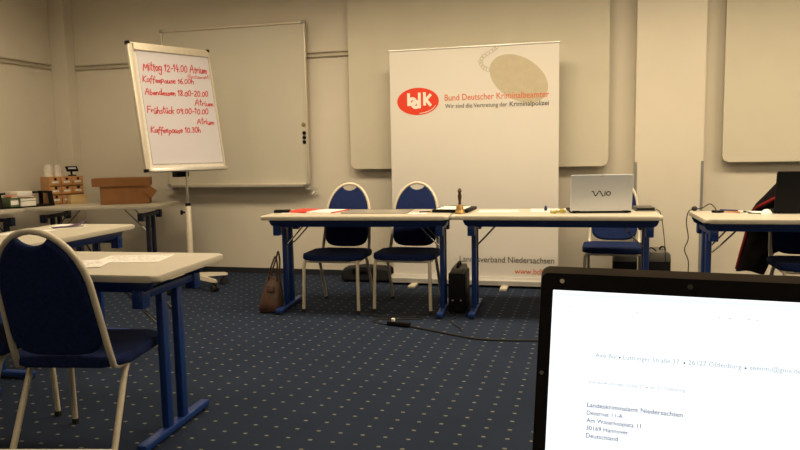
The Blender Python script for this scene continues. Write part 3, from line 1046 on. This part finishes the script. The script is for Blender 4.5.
# ------------------------------------------------------------------ open laptops seen from behind
def laptop_back(label, loc, rz, W_, LH, m_lid, m_base, lean, BD=.26):
    """origin under the hinge; lid back faces -y, base reaches towards +y"""
    t = thing('laptop', label, 'laptop', loc, rz)
    bm = bmesh.new()
    prism(bm, rrect(W_, BD, .015, 3, 0, BD / 2), XY(.004), .015, .004)
    finish(bm, 'base', m_base, t)
    bm = bmesh.new()
    box(bm, (0, BD * .45, .0195), (W_ * .86, BD * .45, .002))
    finish(bm, 'keyboard', M['black'], t, smooth=False)
    bm = bmesh.new()
    for u in (-W_ * .42, W_ * .42):
        for v in (.02, BD - .02):
            lathe(bm, [(.008, 0), (.008, .005)], 8, (u, v, 0))
    finish(bm, 'rubber_foot', M['rubber'], t)
    ca, sa = math.cos(lean), math.sin(lean)
    lf = lambda u, v, s: (u, .006 - sa * v - ca * s, .012 + ca * v - sa * s)
    bm = bmesh.new()
    prism(bm, rrect(W_, LH, .012, 4, 0, LH / 2), lambda u, v, s: lf(u, v, s - .004), .009, .003)
    lid = finish(bm, 'lid', m_lid, t)
    bm = bmesh.new()
    box(bm, (0, 0, 0), (W_ * .92, .002, LH * .88))
    for v in bm.verts:
        v.co = Vector(lf(v.co.x, v.co.z + LH * .5, -.005 + v.co.y))
    finish(bm, 'display', M['black'], t, smooth=False)
    for u in (-W_ * .4, W_ * .4):
        bm = bmesh.new()
        tube(bm, [(u - .025, .006, .016), (u + .025, .006, .016)], .007, 10)
        finish(bm, 'hinge', m_base, t)
    return t, lid, lf
va, lid, lf = laptop_back('open silver laptop seen from behind on the front table', (.148, 4.985, ZT), math.radians(7.5), .418, .262, M['silver'], M['black'], math.radians(10))
vf = lambda u, v, s: lf(u, v, s)
bm = bmesh.new()
# wave-shaped logo: rounded v and a joined, then i and o
LZ = -.004
wave = [(1.0 * a_, .1335 + 1.2 * (b_ - .1335)) for a_, b_ in [(-.064, .146), (-.056, .146), (-.046, .128), (-.038, .120), (-.030, .128), (-.018, .146), (-.010, .147), (-.002, .136), (.008, .121), (.014, .119)]]
ribbons(bm, [[(p.x, p.y) for p in smooth_path([(a, b + LZ, 0) for a, b in wave], 4)], [(.024, .120 + LZ), (.024, .147 + LZ)],
             [(.047 + .013 * math.cos(a), .1335 + LZ + .0135 * math.sin(a)) for a in [2 * PI * q / 20 for q in range(21)]]], .0066, vf, .0056)
finish(bm, 'lid_logo', M['black'], lid, smooth=False)
bm = bmesh.new()
box(bm, (0, 0, 0), (.022, .0006, .004))
for v in bm.verts:
    v.co = Vector(lf(v.co.x, v.co.z + .252, .0052 + v.co.y))
finish(bm, 'lid_catch', M['sensor'], lid, smooth=False)
laptop_back('open black laptop seen from behind on the table by the pillar', (1.44, 5.00, ZT), math.radians(1), .39, .27, M['black'], M['black'], math.radians(8), .20)
nb = thing('notebook', 'dark closed ring binder lying beside the silver laptop at the end of the table', 'binder', (.452, 5.235, ZT), math.radians(4))
bm = bmesh.new()
box(bm, (0, 0, .004), (.13, .18, .008), bevel=.002)
box(bm, (0, 0, .024), (.13, .18, .006), bevel=.002)
box(bm, (-.063, 0, .014), (.005, .18, .026))
finish(bm, 'cover', M['grey_top'], nb)
bm = bmesh.new()
box(bm, (.002, 0, .0145), (.12, .17, .013))
finish(bm, 'pages', M['black'], nb, smooth=False)

# table by the pillar
s = sheet_thing('paper_sheet', 'white sheet lying under the pens near the pillar', 'paper', 1.02, 5.12, .21, .15, 10, M['paper'])
printed_lines(s, .21, .15, .0012, 5)
sheet_thing('paper_sheet', 'white sheet lying beside the computer mouse', 'paper', 1.155, 5.10, .15, .18, -15, M['paper'])
pen('orange pencil lying on the sheet by the pillar', 1.005, 5.05, -5, M['orange'], .13, z=ZT + .0013)
pen('dark blue pen lying on the sheet by the pillar', 1.015, 5.16, -25, M['pen_blue'], .14, .006, z=ZT + .0013)
bm = bmesh.new()
box(bm, (0, 0, .008), (.075, .035, .016), bevel=.004)
solo('glasses_case', bm, M['black'], 'small dark case lying at the end of the table by the pillar', 'case', (.915, 5.06, ZT), math.radians(-20))
ms = thing('computer_mouse', 'white computer mouse on the table before the dark jacket', 'mouse', (1.195, 4.98, ZT), math.radians(60))
bm = bmesh.new()
bmesh.ops.create_uvsphere(bm, u_segments=18, v_segments=10, radius=1)
for v in bm.verts:
    v.co = Vector((v.co.x * .055, v.co.y * .032, max(v.co.z, 0) * .032))
finish(bm, 'mouse_body', M['paper'], ms)
bm = bmesh.new()
tube(bm, [(.030, -.004, .025), (.030, .004, .025)], .006, 10)
finish(bm, 'scroll_wheel', M['black'], ms)
def cable(name, label, pts, r, m=None, n=6, cat='cable'):
    bm = bmesh.new()
    tube(bm, smooth_path(pts, n), r, 7)
    return solo(name, bm, m or M['rubber'], label, cat)
cable('cable', 'thin dark cable running over the table from the pens to the mouse', [(1.09, 5.00, ZT + .004), (1.11, 4.985, ZT + .004), (1.13, 4.99, ZT + .004), (1.15, 4.975, ZT + .004), (1.16, 4.955, ZT + .004)], .003)
# power lead at the corner of that table
pl = thing('power_lead', 'black power lead with round knot hanging over the corner of the table by the pillar', 'cable', (0, 0, 0))
bm = bmesh.new()
tube(bm, smooth_path([(.905, 5.02, .745), (.893, 5.08, .78), (.87, 5.12, .795), (.83, 5.15, .765), (.775, 5.18, .752), (.742, 5.16, .735), (.73, 5.15, .66), (.745, 5.15, .55), (.722, 5.15, .47), (.75, 5.15, .38), (.745, 5.15, .2), (.76, 5.16, .01), (.80, 5.3, .006)], 6), .0036, 7)
finish(bm, 'cord', M['rubber'], pl)
bm = bmesh.new()
bmesh.ops.create_uvsphere(bm, u_segments=12, v_segments=8, radius=.02, matrix=Matrix.Translation((.785, 5.18, .758)) @ Matrix.Diagonal((1, 1, .85, 1)))
finish(bm, 'knot', M['rubber'], pl)

# ================================================================== JACKET ON THE CHAIR
jk = thing('jacket', 'dark jacket with red lining hung over the chair behind the black laptop', 'jacket', (0, 0, 0))
bm = bmesh.new()
rings = []
NJ = 28
for z, x0, x1, y0, y1, rp in ((.28, 1.11, 1.30, 5.37, 5.47, .018), (.42, 1.14, 1.36, 5.37, 5.47, .018), (.55, 1.165, 1.64, 5.37, 5.47, .014), (.66, 1.175, 1.66, 5.38, 5.47, .010),
                              (.72, 1.19, 1.67, 5.235, 5.47, .008), (.78, 1.22, 1.67, 5.235, 5.46, .007), (.85, 1.275, 1.66, 5.24, 5.455, .006), (.91, 1.325, 1.63, 5.26, 5.445, .004), (.955, 1.375, 1.58, 5.29, 5.42, .002), (.970, 1.42, 1.53, 5.32, 5.39, 0)):
    ring_ = []
    for k in range(NJ):
        a = 2 * PI * k / NJ
        ca, sa = math.cos(a), math.sin(a)
        px = (x0 + x1) / 2 + (x1 - x0) / 2 * math.copysign(abs(ca) ** .7, ca)
        py = (y0 + y1) / 2 + (y1 - y0) / 2 * math.copysign(abs(sa) ** .7, sa) + rp * math.sin(px * 42 + z * 6)
        ring_.append(bm.verts.new((px, py, z + .012 * math.sin(px * 23))))
    rings.append(ring_)
for a, b in zip(rings, rings[1:]):
    for k in range(NJ):
        bm.faces.new((a[k], a[(k + 1) % NJ], b[(k + 1) % NJ], b[k]))
bm.faces.new(rings[0][::-1])
bm.faces.new(rings[-1])
finish(bm, 'jacket_body', M['jacket'], jk, angle=80)
bm = bmesh.new()
tube(bm, smooth_path([(1.40, 5.24, .875), (1.32, 5.245, .83), (1.25, 5.25, .79), (1.20, 5.28, .75), (1.178, 5.38, .66), (1.168, 5.40, .56), (1.14, 5.40, .44), (1.11, 5.40, .30)], 5), .013, 8, r_end=.009)
finish(bm, 'red_piping', M['jacket_red'], jk)

# ================================================================== ON THE FLOOR AT THE FRONT
# brown leather bag
bg = thing('leather_bag', 'brown leather shoulder bag leaning at the leg of the front table', 'bag', (-2.268, 4.76, 0), math.radians(2))
bg.scale = (.82, 1.0, 1.05)
bm = bmesh.new()
rings = []
NB = 24
for z, hw, hd, ox, oy in ((.0, .085, .075, 0, 0), (.012, .098, .088, 0, 0), (.07, .095, .085, .006, .0), (.14, .085, .062, .014, .01), (.21, .072, .034, .024, .02), (.245, .066, .014, .028, .025), (.25, .062, .006, .029, .025)):
    rings.append([])
    for k in range(NB):
        a = 2 * PI * k / NB
        ca, sa = math.cos(a), math.sin(a)
        x = ox + hw * math.copysign(abs(ca) ** .55, ca)
        y = oy + hd * math.copysign(abs(sa) ** .55, sa) + .008 * math.sin(x * 60 + z * 25) * (1 if 0.02 < z < .28 else 0)
        rings[-1].append(bm.verts.new((x, y, z)))
for a, b in zip(rings, rings[1:]):
    for k in range(NB):
        bm.faces.new((a[k], a[(k + 1) % NB], b[(k + 1) % NB], b[k]))
bm.faces.new(rings[0][::-1])
bm.faces.new(rings[-1])
finish(bm, 'bag_body', M['leather'], bg, angle=80)
for oy, tp in ((-.005, .40), (.045, .43)):
    bm = bmesh.new()
    tube(bm, smooth_path([(-.02, oy, .22), (-.005, oy + .01, .29), (.035, oy + .01, .37), (.065, oy, tp), (.078, oy, tp - .06), (.073, oy, .30), (.065, oy, .22)], 5), .0075, 8)
    finish(bm, 'handle', M['leather'], bg)
bm = bmesh.new()
box(bm, (.02, -.048, .175), (.07, .010, .05), Matrix.Rotation(math.radians(-22), 3, 'X'), .004)
finish(bm, 'flap', M['leather'], bg)

# black bag lying at the wall
bb = thing('black_bag', 'black carrying bag lying on the floor below the pin board', 'bag', (-1.90, 6.06, 0), math.radians(2))
bm = bmesh.new()
prism(bm, [(-.235, .03), (-.21, .004), (.21, .004), (.235, .03), (.235, .11), (.21, .135), (-.05, .145), (-.20, .13), (-.235, .09)], lambda u, v, s: (u, -.09 + s, v), .18, .025, 3)
finish(bm, 'bag_body', M['black_matte'], bb, angle=60)
bm = bmesh.new()
tube(bm, smooth_path([(-.11, -.093, .10), (-.09, -.11, .13), (0, -.115, .14), (.09, -.11, .13), (.11, -.093, .10)], 5), .008, 8)
finish(bm, 'handle', M['black'], bb)

# slim black case under the joint of the tables
pc = thing('pilot_case', 'slim black upright case with handle between the legs of the front tables', 'case', (-.866, 5.06, 0), math.radians(2))
bm = bmesh.new()
prism(bm, rrect(.125, .30, .02, 4), XY(.012), .285, .008)
finish(bm, 'case_body', M['black'], pc)
bm = bmesh.new()
prism(bm, [(-.050, .297), (.050, .297), (.040, .33), (-.040, .33)], lambda u, v, s: (u, -.14 + s, v), .28, .006)
finish(bm, 'case_top', M['grey_top'], pc)
bm = bmesh.new()
tube(bm, smooth_path([(0, -.08, .325), (0, -.075, .345), (0, -.04, .358), (0, .03, .358), (0, .065, .345), (0, .07, .325)], 4), .010, 8)
finish(bm, 'handle', M['black'], pc)
for sx in (-.03, .03):
    bm = bmesh.new()
    box(bm, (sx, -.153, .10), (.014, .008, .014), bevel=.002)
    finish(bm, 'latch', M['chrome'], pc)
bm = bmesh.new()
for sx in (-.042, .042):
    for sy in (-.11, .11):
        lathe(bm, [(.014, 0), (.014, .014)], 10, (sx, sy, 0))
finish(bm, 'rubber_foot', M['rubber'], pc)

# cases right of the table, by the pillar
c1 = thing('equipment_case', 'black equipment case with grey lid standing by the pillar', 'case', (.605, 5.80, 0), math.radians(4), 'equipment cases by the pillar')
def eq_case(t, w_, d_, h_):
    bm = bmesh.new()
    box(bm, (0, 0, h_ * .42), (w_, d_, h_ * .84), bevel=.008)
    finish(bm, 'case_body', M['black'], t)
    bm = bmesh.new()
    prism(bm, [(-w_ / 2, h_ * .80), (w_ / 2, h_ * .80), (w_ / 2 - .004, h_ * .95), (w_ / 2 - .02, h_), (-w_ / 2 + .02, h_), (-w_ / 2 + .004, h_ * .95)], lambda u, v, s: (u, -d_ / 2 - .004 + s, v), d_ + .008, .004)
    finish(bm, 'lid', M['grey_top'], t)
    bm = bmesh.new()
    tube(bm, smooth_path([(w_ * .15, 0, h_ - .004), (w_ * .18, 0, h_ + .02), (w_ * .36, 0, h_ + .02), (w_ * .39, 0, h_ - .004)], 4), .007, 8)
    finish(bm, 'handle', M['black'], t)
eq_case(c1, .165, .30, .375)
c2 = thing('equipment_case', 'black equipment case standing under the chair behind the silver laptop', 'case', (.375, 6.0, 0), 0, 'equipment cases by the pillar')
eq_case(c2, .19, .16, .315)

# cables on the carpet
ad = thing('extension_socket', 'black cable coupling with white plug on the carpet before the chairs', 'plug', (-1.19, 4.49, 0), math.radians(-14))
bm = bmesh.new()
box(bm, (0, 0, .016), (.17, .05, .032), bevel=.008)
finish(bm, 'socket_body', M['black'], ad)
bm = bmesh.new()
lathe(bm, [(.014, 0), (.014, .016), (.010, .020)], 12, (-.045, 0, .031))
finish(bm, 'plug', M['white_lacquer'], ad)
cable('extension_cable', 'thick black cable running over the carpet from the coupling towards the lit screen', [(-1.105, 4.47, .009), (-.95, 4.40, .007), (-.75, 4.30, .007), (-.6, 4.245, .007), (-.42, 4.25, .007), (-.22, 4.28, .007), (.05, 4.30, .007), (.35, 4.22, .007), (.8, 4.25, .007), (1.2, 4.4, .007)], .0065)
cable('thin_cable', 'thin black cable looping on the carpet below the middle chairs', [(-1.28, 4.50, .006), (-1.40, 4.56, .005), (-1.38, 4.63, .005), (-1.22, 4.66, .005), (-1.08, 4.71, .005), (-1.12, 4.755, .005), (-1.25, 4.71, .005), (-1.40, 4.68, .005)], .0042)
cable('thin_cable', 'thin black cable lying across the carpet to the slim black case', [(-1.50, 4.74, .005), (-1.35, 4.735, .005), (-1.2, 4.80, .005), (-1.05, 4.87, .005), (-.93, 4.90, .005), (-.86, 4.90, .008)], .0042)
cable('thin_cable', 'thin black cable curving from the slim black case onto the open carpet', [(-.83, 4.90, .006), (-.82, 4.84, .005), (-.87, 4.72, .005), (-.82, 4.58, .005), (-.75, 4.47, .005), (-.76, 4.42, .005)], .0042)
cable('white_lead', 'thin dark lead hanging from the end of the table down to the equipment case', [(.523, 5.19, ZT + .004), (.540, 5.195, .748), (.565, 5.21, .72), (.59, 5.25, .60), (.615, 5.32, .42), (.63, 5.40, .2), (.64, 5.55, .02), (.63, 5.62, .006)], .003)
cable('thin_cable', 'short black cable bulging above the equipment case', [(.585, 5.66, .386), (.565, 5.635, .405), (.535, 5.61, .412), (.518, 5.60, .36), (.52, 5.61, .15), (.53, 5.62, .006)], .006)

# ================================================================== PAPERS ON THE LEFT TABLES
s = sheet_thing('paper_sheet', 'white printed sheet lying at the corner of the near table', 'paper', -1.93, 2.66, .297, .21, 14, M['paper'])
printed_lines(s, .297, .21, .0012, 8)
s = sheet_thing('paper_sheet', 'white printed sheet half hidden by the near chair back', 'paper', -2.10, 2.47, .297, .21, 22, M['paper'], z=ZT + .0016)
printed_lines(s, .297, .21, .0012, 8)
lf_ = thing('leaflet', 'purple and white leaflet with lifted corner on the second table', 'leaflet', (-3.25, 3.83, ZT), math.radians(50))
bm = bmesh.new()
n = 10
top = [[bm.verts.new((-.10 + .20 * i / n, -.055 + .11 * j, .002 + .030 * max(0, (i / n - .45) / .55) ** 1.6 + dz)) for j in (0, 1)] for dz in (0, .002) for i in range(n + 1)]
lo, hi = top[:n + 1], top[n + 1:]
for i in range(n):
    bm.faces.new((lo[i][0], lo[i][1], lo[i + 1][1], lo[i + 1][0]))
    bm.faces.new((hi[i][0], hi[i + 1][0], hi[i + 1][1], hi[i][1]))
    for j in (0, 1):
        bm.faces.new((lo[i][j], lo[i + 1][j], hi[i + 1][j], hi[i][j]))
for i in (0, n):
    bm.faces.new((lo[i][0], lo[i][1], hi[i][1], hi[i][0]))
finish(bm, 'cover', M['purple'], lf_)
bm = bmesh.new()
box(bm, (.0, -.02, .0008), (.20, .12, .0012))
finish(bm, 'inner_page', M['paper'], lf_, smooth=False)
sheet_thing('paper_sheet', 'white sheet beside the purple leaflet on the second table', 'paper', -3.33, 3.88, .15, .21, 20, M['paper'])
sheet_thing('paper_sheet', 'white sheet at the far edge of the second table behind the near chair back', 'paper', -3.30, 3.52, .21, .28, 8, M['paper'])

# ================================================================== THINGS ON THE CORNER TABLES
# chest of nine small drawers
CW, CD_, CH = .33, .20, .270
ang = math.radians(64)
cu_, cn_ = Vector((math.cos(ang), math.sin(ang), 0)), Vector((math.sin(ang), -math.cos(ang), 0))
ccen = Vector((-4.945, 5.60, 0)) + cu_ * (CW / 2) - cn_ * (CD_ / 2)
cs = thing('drawer_chest', 'small beech chest with rows of little drawers on the corner table', 'drawer chest', (ccen.x, ccen.y, ZT), ang)
bm = bmesh.new()
box(bm, (0, .004, CH - .006), (CW, CD_ - .008, .012))
box(bm, (0, .004, .006), (CW, CD_ - .008, .012))
for x in (-CW / 2 + .005, CW / 2 - .005):
    box(bm, (x, .004, CH / 2), (.010, CD_ - .008, CH - .024))
for x in (-CW / 6, CW / 6):
    box(bm, (x, .004, CH / 2), (.008, CD_ - .012, CH - .024))
for z in (CH / 3, CH * 2 / 3):
    box(bm, (0, .004, z), (CW - .02, CD_ - .012, .008))
box(bm, (0, CD_ / 2 - .006, CH / 2), (CW - .02, .008, CH - .02))
finish(bm, 'carcass', M['chest_wood'], cs, smooth=False)
for i in range(3):
    for j in range(3):
        x, z = (i - 1) * CW / 3.05, CH * (.18 + .32 * j)
        bm = bmesh.new()
        box(bm, (x, -CD_ / 2 + .004, z), (CW / 3.35, .012, CH / 3.75), bevel=.002)
        dr = finish(bm, 'drawer', M['chest_wood'], cs)
        bm = bmesh.new()
        c_ = Vector((x, -CD_ / 2 - .002, z + .026))
        tube(bm, [c_, c_ + Vector((0, -.014, 0))], .011, 10)
        finish(bm, 'knob', M['black'], dr)
        bm = bmesh.new()
        box(bm, (x, -CD_ / 2 - .0025, z - .004), (.060, .001, .018))
        finish(bm, 'label_card', M['paper'], dr, smooth=False)
# pale wooden box before the chest
pb_ = ccen + cu_ * .072 + cn_ * (CD_ / 2 + .055)
pw_ = thing('wooden_box', 'small pale wooden box standing before the drawer chest', 'box', (pb_.x, pb_.y, ZT), ang)
bm = bmesh.new()
box(bm, (0, 0, .036), (.165, .07, .072), bevel=.002)
finish(bm, 'box_body', M['pale_wood'], pw_)
bm = bmesh.new()
box(bm, (0, 0, .079), (.172, .076, .014), bevel=.002)
finish(bm, 'lid', M['pale_wood'], pw_)
# cups and card terminal on top of the chest
def cup(label, off, back, r, h):
    p = ccen + cu_ * off + cn_ * back
    bm = bmesh.new()
    lathe(bm, [(r * .92, 0), (r, h * .97), (r * 1.04, h), (r * .96, h), (r * .88, .006), (0, .006)], 20)
    solo('paper_cup', bm, M['cup'], label, 'cup', (p.x, p.y, ZT + CH), 0, 'white cups on the drawer chest')
cup('tall white cup on the drawer chest, farther from the small dark display', -.122, .0, .046, .118)
cup('tall white cup on the drawer chest, beside the small dark display', -.035, .0, .044, .112)
p = ccen + cu_ * .095 + cn_ * .02
dt = thing('desk_display', 'small dark tilted display standing on the drawer chest', 'display', (p.x, p.y, ZT + CH), ang)
bm = bmesh.new()
box(bm, (0, 0, .006), (.06, .06, .012), bevel=.003)
tube(bm, [(0, .005, .01), (-.005, .01, .05)], .010, 8)
finish(bm, 'stand', M['black'], dt)
bm = bmesh.new()
rt = Matrix.Rotation(math.radians(-40), 3, 'X')
box(bm, (0, 0, .070), (.115, .014, .062), rt, .004)
hd = finish(bm, 'display_head', M['black'], dt)
bm = bmesh.new()
box(bm, rt @ Vector((0, -.0075, 0)) + Vector((0, 0, .072)), (.075, .001, .018), rt)
finish(bm, 'display_panel', M['silver'], hd, smooth=False)

# cardboard box with loose lid
ab = thing('cardboard_box', 'brown cardboard archive box with overhanging lid on the corner table', 'box', (-4.265, 5.83, ZT), math.radians(30))
bm = bmesh.new()
bw, bd_, bh, tk = .44, .24, .175, .005
for c, s_ in (((0, 0, tk / 2), (bw, bd_, tk)), ((0, -bd_ / 2 + tk / 2, bh / 2), (bw, tk, bh)), ((0, bd_ / 2 - tk / 2, bh / 2), (bw, tk, bh)), ((-bw / 2 + tk / 2, 0, bh / 2), (tk, bd_, bh)), ((bw / 2 - tk / 2, 0, bh / 2), (tk, bd_, bh))):
    box(bm, c, s_)
finish(bm, 'box_body', M['cardboard'], ab, smooth=False)
bm = bmesh.new()
ox, lw, ld_ = -.028, .515, .26
for c, s_ in (((ox, 0, bh + .072), (lw, ld_, tk)), ((ox, -ld_ / 2, bh + .035), (lw, tk, .075)), ((ox, ld_ / 2, bh + .035), (lw, tk, .075)), ((ox - lw / 2, 0, bh + .035), (tk, ld_, .075)), ((ox + lw / 2, 0, bh + .035), (tk, ld_, .075))):
    box(bm, c, s_)
finish(bm, 'lid', M['cardboard'], ab, smooth=False)
bm = bmesh.new()
box(bm, (.228, -.135, .118), (.105, .005, .085), Matrix.Rotation(math.radians(38), 3, 'Y'))
finish(bm, 'side_flap', M['cardboard'], ab, smooth=False)

# black letter tray with a pile in it
TRA = math.radians(68)
tr = thing('letter_tray', 'open black letter tray holding a pile of cards by the left wall', 'tray', (-5.055, 5.36, ZT + .001), TRA)
bm = bmesh.new()
box(bm, (0, 0, .006), (.50, .24, .012), bevel=.003)
finish(bm, 'tray_bottom', M['black'], tr)
for sx in (-1, 1):
    bm = bmesh.new()
    x_ = sx * .232
    prism(bm, [(-.12, .010), (-.075, .010), (-.045, .138), (-.085, .138)], lambda u, v, s: (x_ - .017 + s, u, v), .034, .004)
    prism(bm, [(.095, .010), (.12, .010), (.12, .138), (.095, .138)], lambda u, v, s: (x_ - .017 + s, u, v), .034, .004)
    prism(bm, [(-.085, .118), (.12, .118), (.12, .138), (-.085, .138)], lambda u, v, s: (x_ - .017 + s, u, v), .034, .004)
    finish(bm, 'end_frame', M['black'], tr)
bm = bmesh.new()
box(bm, (0, .10, .126), (.46, .022, .018), bevel=.003)
finish(bm, 'back_bar', M['black'], tr)
def pile(label, name, cat, h, m, z, dx=0, w_=.17, d_=.20, rz=0, pages=False):
    c = Vector((-5.055, 5.36, 0)) + Vector((math.cos(TRA), math.sin(TRA), 0)) * dx + Vector((math.sin(TRA), -math.cos(TRA), 0)) * .032
    t = thing(name, label, cat, (c.x, c.y, ZT + .0135 + z), TRA + math.radians(rz))
    bm = bmesh.new()
    box(bm, (0, 0, h / 2), (w_, d_, h), bevel=min(.003, h * .3))
    finish(bm, 'stack_body', m, t)
    bm = bmesh.new()
    box(bm, (0, -d_ / 2, h * .5), (w_ * .96, .002, h * .5))
    finish(bm, 'page_edges', M['paper'], t, smooth=False)
pile('thick pile of pale cards at the bottom of the letter tray', 'card_stack', 'cards', .045, M['cup'], 0, .0, .14)
pile('pale green booklet in the letter tray pile, above the pale cards', 'booklet', 'booklet', .030, M['pale_green'], .0455, -.005, .15, rz=3)
pile('dark green book standing beside the pale cards in the letter tray', 'book', 'book', .080, M['green'], 0, -.124, .07)
pile('salmon red folder on the pale green booklet in the letter tray', 'folder', 'folder', .012, M['salmon'], .083, -.04, .20, rz=-4)
pile('whitish card pile on the salmon red folder, topmost in the letter tray', 'card_stack', 'cards', .040, M['cup'], .0955, -.035, .14, rz=5)

# ================================================================== LIT LAPTOP IN THE FOREGROUND
LPH, LTL = math.radians(-6.08), math.radians(17.85)
TLc = Vector((-.0308, .6653, 1.0868))
lu = Vector((math.cos(LPH), math.sin(LPH), 0))
ln = Vector((math.sin(LPH), -math.cos(LPH), 0))
lv = Vector((0, 0, 1)) * math.cos(LTL) - ln * math.sin(LTL)
lw_ = lu.cross(lv)
LW, LH, LX = .382, .262, -.0035
lp = thing('laptop', 'large black laptop with lit white document screen in the foreground', 'laptop', (0, 0, 0))
sf = lambda u, v, s: TLc + lu * u + lv * v + lw_ * s
def rr_tl(u0, u1, v0, v1, r, n=5):
    return rrect(u1 - u0, v1 - v0, r, n, (u0 + u1) / 2, (v0 + v1) / 2)
bm = bmesh.new()
prism(bm, rr_tl(LX, LW, -LH, .0015, .007), lambda u, v, s: sf(u, v, -.012 + s), .009, .002)
finish(bm, 'lid', M['lid_rim'], lp)
bm = bmesh.new()
outer, inner = rr_tl(LX + .0008, LW - .0008, -LH, -.0055, .007), rr_tl(.0085, LW - .0090, -LH + .030, -.0212, .0005)
def tv(lst, s):
    return [bm.verts.new(sf(u, v, s)) for u, v in lst]
ob, of_, inf_, inb = tv(outer, -.003), tv(outer, 0), tv(inner, 0), tv(inner, -.003)
n = len(outer)
for i in range(n):
    j = (i + 1) % n
    bm.faces.new((ob[i], ob[j], of_[j], of_[i]))
    bm.faces.new((of_[i], of_[j], inf_[j], inf_[i]))
    bm.faces.new((inf_[i], inf_[j], inb[j], inb[i]))
bz = finish(bm, 'bezel', M['bezel'], lp, smooth=False)
bm = bmesh.new()
bm.faces.new([bm.verts.new(sf(u, v, -.0016)) for u, v in ((.0085, -LH + .0295), (LW - .0085, -LH + .0295), (LW - .0085, -.0208), (.0085, -.0208))])
scr = finish(bm, 'screen', M['screen'], lp, smooth=False)
# rubber bumpers and web camera on the bezel
for u, v, r, bm_ in ((.0168, -.0128, .0021, 'sensor'), (.0020, -.099, .0018, 'grey_top')):
    bm = bmesh.new()
    for k in range(1):
        c_ = sf(u, v, 0)
        tube(bm, [c_, c_ + lw_ * .0012], r, 12)
    finish(bm, 'bumper', M[bm_], bz)
bm = bmesh.new()
c_ = sf(.1285, -.0125, 0)
tube(bm, [c_, c_ + lw_ * .0004], .0024, 12)
finish(bm, 'web_camera', M['guard_dark'], bz)
# the open document
SL = -.0012
tx = lambda s, u, v, wd, m, nm='document_text', bo=.012: text(nm, s, m, scr, width=wd, at=(u, v), frame=sf, thick=SL, bold=bo)
flat_poly('tool_bar', [(.0092, -.0265), (LW - .0092, -.0265), (LW - .0092, -.0235), (.0092, -.0235)], M['screen_bar'], scr, sf, SL - .0002)
flat_poly('tool_bar', [(.0092, -.0335), (.075, -.0335), (.075, -.0330), (.0092, -.0330)], M['screen_bar'], scr, sf, SL - .0002)
text('tool_bar_items', 'Datei   Bearbeiten   Ansicht        Einf\u00fcgen    Format    Tabelle            Extras           Fenster', M['screen_bar'], scr, width=.20, at=(.013, -.0310), frame=sf, thick=SL)
for u, v in ((.024, -.0362), (.0835, -.0385), (.151, -.0385), (.1595, -.0385), (.174, -.0385), (.1805, -.0385)):
    flat_poly('tool_icon', [(u, v), (u + .0022, v), (u + .0022, v + .0007), (u, v + .0007)], M['screen_pale'], scr, sf, SL)
tx('Axe B\u00fcl', .0492, -.0807, .0185, M['screen_pale'])
tx('L\u00fcttringer Stra\u00dfe 37', .0735, -.0807, .0470, M['screen_pale'])
tx('26127 Oldenburg', .1275, -.0805, .0420, M['screen_pale'])
tx('eeemtu@gmx.de', .1755, -.0803, .0385, M['screen_pale'])
tx('0179', .2205, -.0802, .0125, M['screen_pale'])
for u in (.0705, .1245, .1725, .2170):
    flat_poly('bullet', ell(u, -.0794, .00085, .00085, 12), M['screen_grey'], scr, sf, SL)
tx('Axe B\u00fcl', .0438, -.1045, .0130, M['screen_pale'])
tx('L\u00fcttringer Stra\u00dfe 37', .0605, -.1043, .0310, M['screen_pale'])
tx('26127 Oldenburg', .0965, -.1041, .0290, M['screen_pale'])
for u in (.0588, .0942):
    flat_poly('bullet', ell(u, -.1034, .0006, .0006, 12), M['screen_grey'], scr, sf, SL)
for k, (s, wd) in enumerate((('Landeskriminalamt Niedersachsen', .0800), ('Dezernat 11-A', .0310), ('Am Waterlooplatz 11', .0462), ('30169 Hannover', .0362), ('Deutschland', .0275))):
    tx(s, .0437, -.1255 - k * .00665, wd, M['screen_grey'])
# base of the laptop
bm = bmesh.new()
HB = TLc - lv * LH
bf2 = lambda u, v, s: Vector((HB.x, HB.y, 0)) + lu * u + ln * v + Vector((0, 0, s))
prism(bm, rr_tl(0, LW, -.004, .250, .012), lambda u, v, s: bf2(u, v, .8085 + s), .022, .004)
finish(bm, 'base', M['black'], lp)
bm = bmesh.new()
for r in range(5):
    for c in range(14):
        p = bf2(.03 + c * .0235, .035 + r * .020, .8315)
        box(bm, p, (.0205, .017, .003), Rz(LPH))
kb = finish(bm, 'keyboard', M['grey_top'], lp, smooth=False)
bm = bmesh.new()
box(bm, bf2(LW * .45, .19, .8312), (.09, .055, .0012), Rz(LPH))
finish(bm, 'touchpad', M['grey_top'], lp, smooth=False)
for u in (.06, LW - .06):
    bm = bmesh.new()
    tube(bm, [bf2(u - .03, -.006, .832), bf2(u + .03, -.006, .832)], .009, 10)
    finish(bm, 'hinge', M['black'], lp)
bm = bmesh.new()
for u in (.03, LW - .03):
    for v in (.02, .23):
        p = bf2(u, v, 0)
        lathe(bm, [(.008, .8052), (.008, .809)], 8, (p.x, p.y, 0))
finish(bm, 'rubber_foot', M['rubber'], lp)
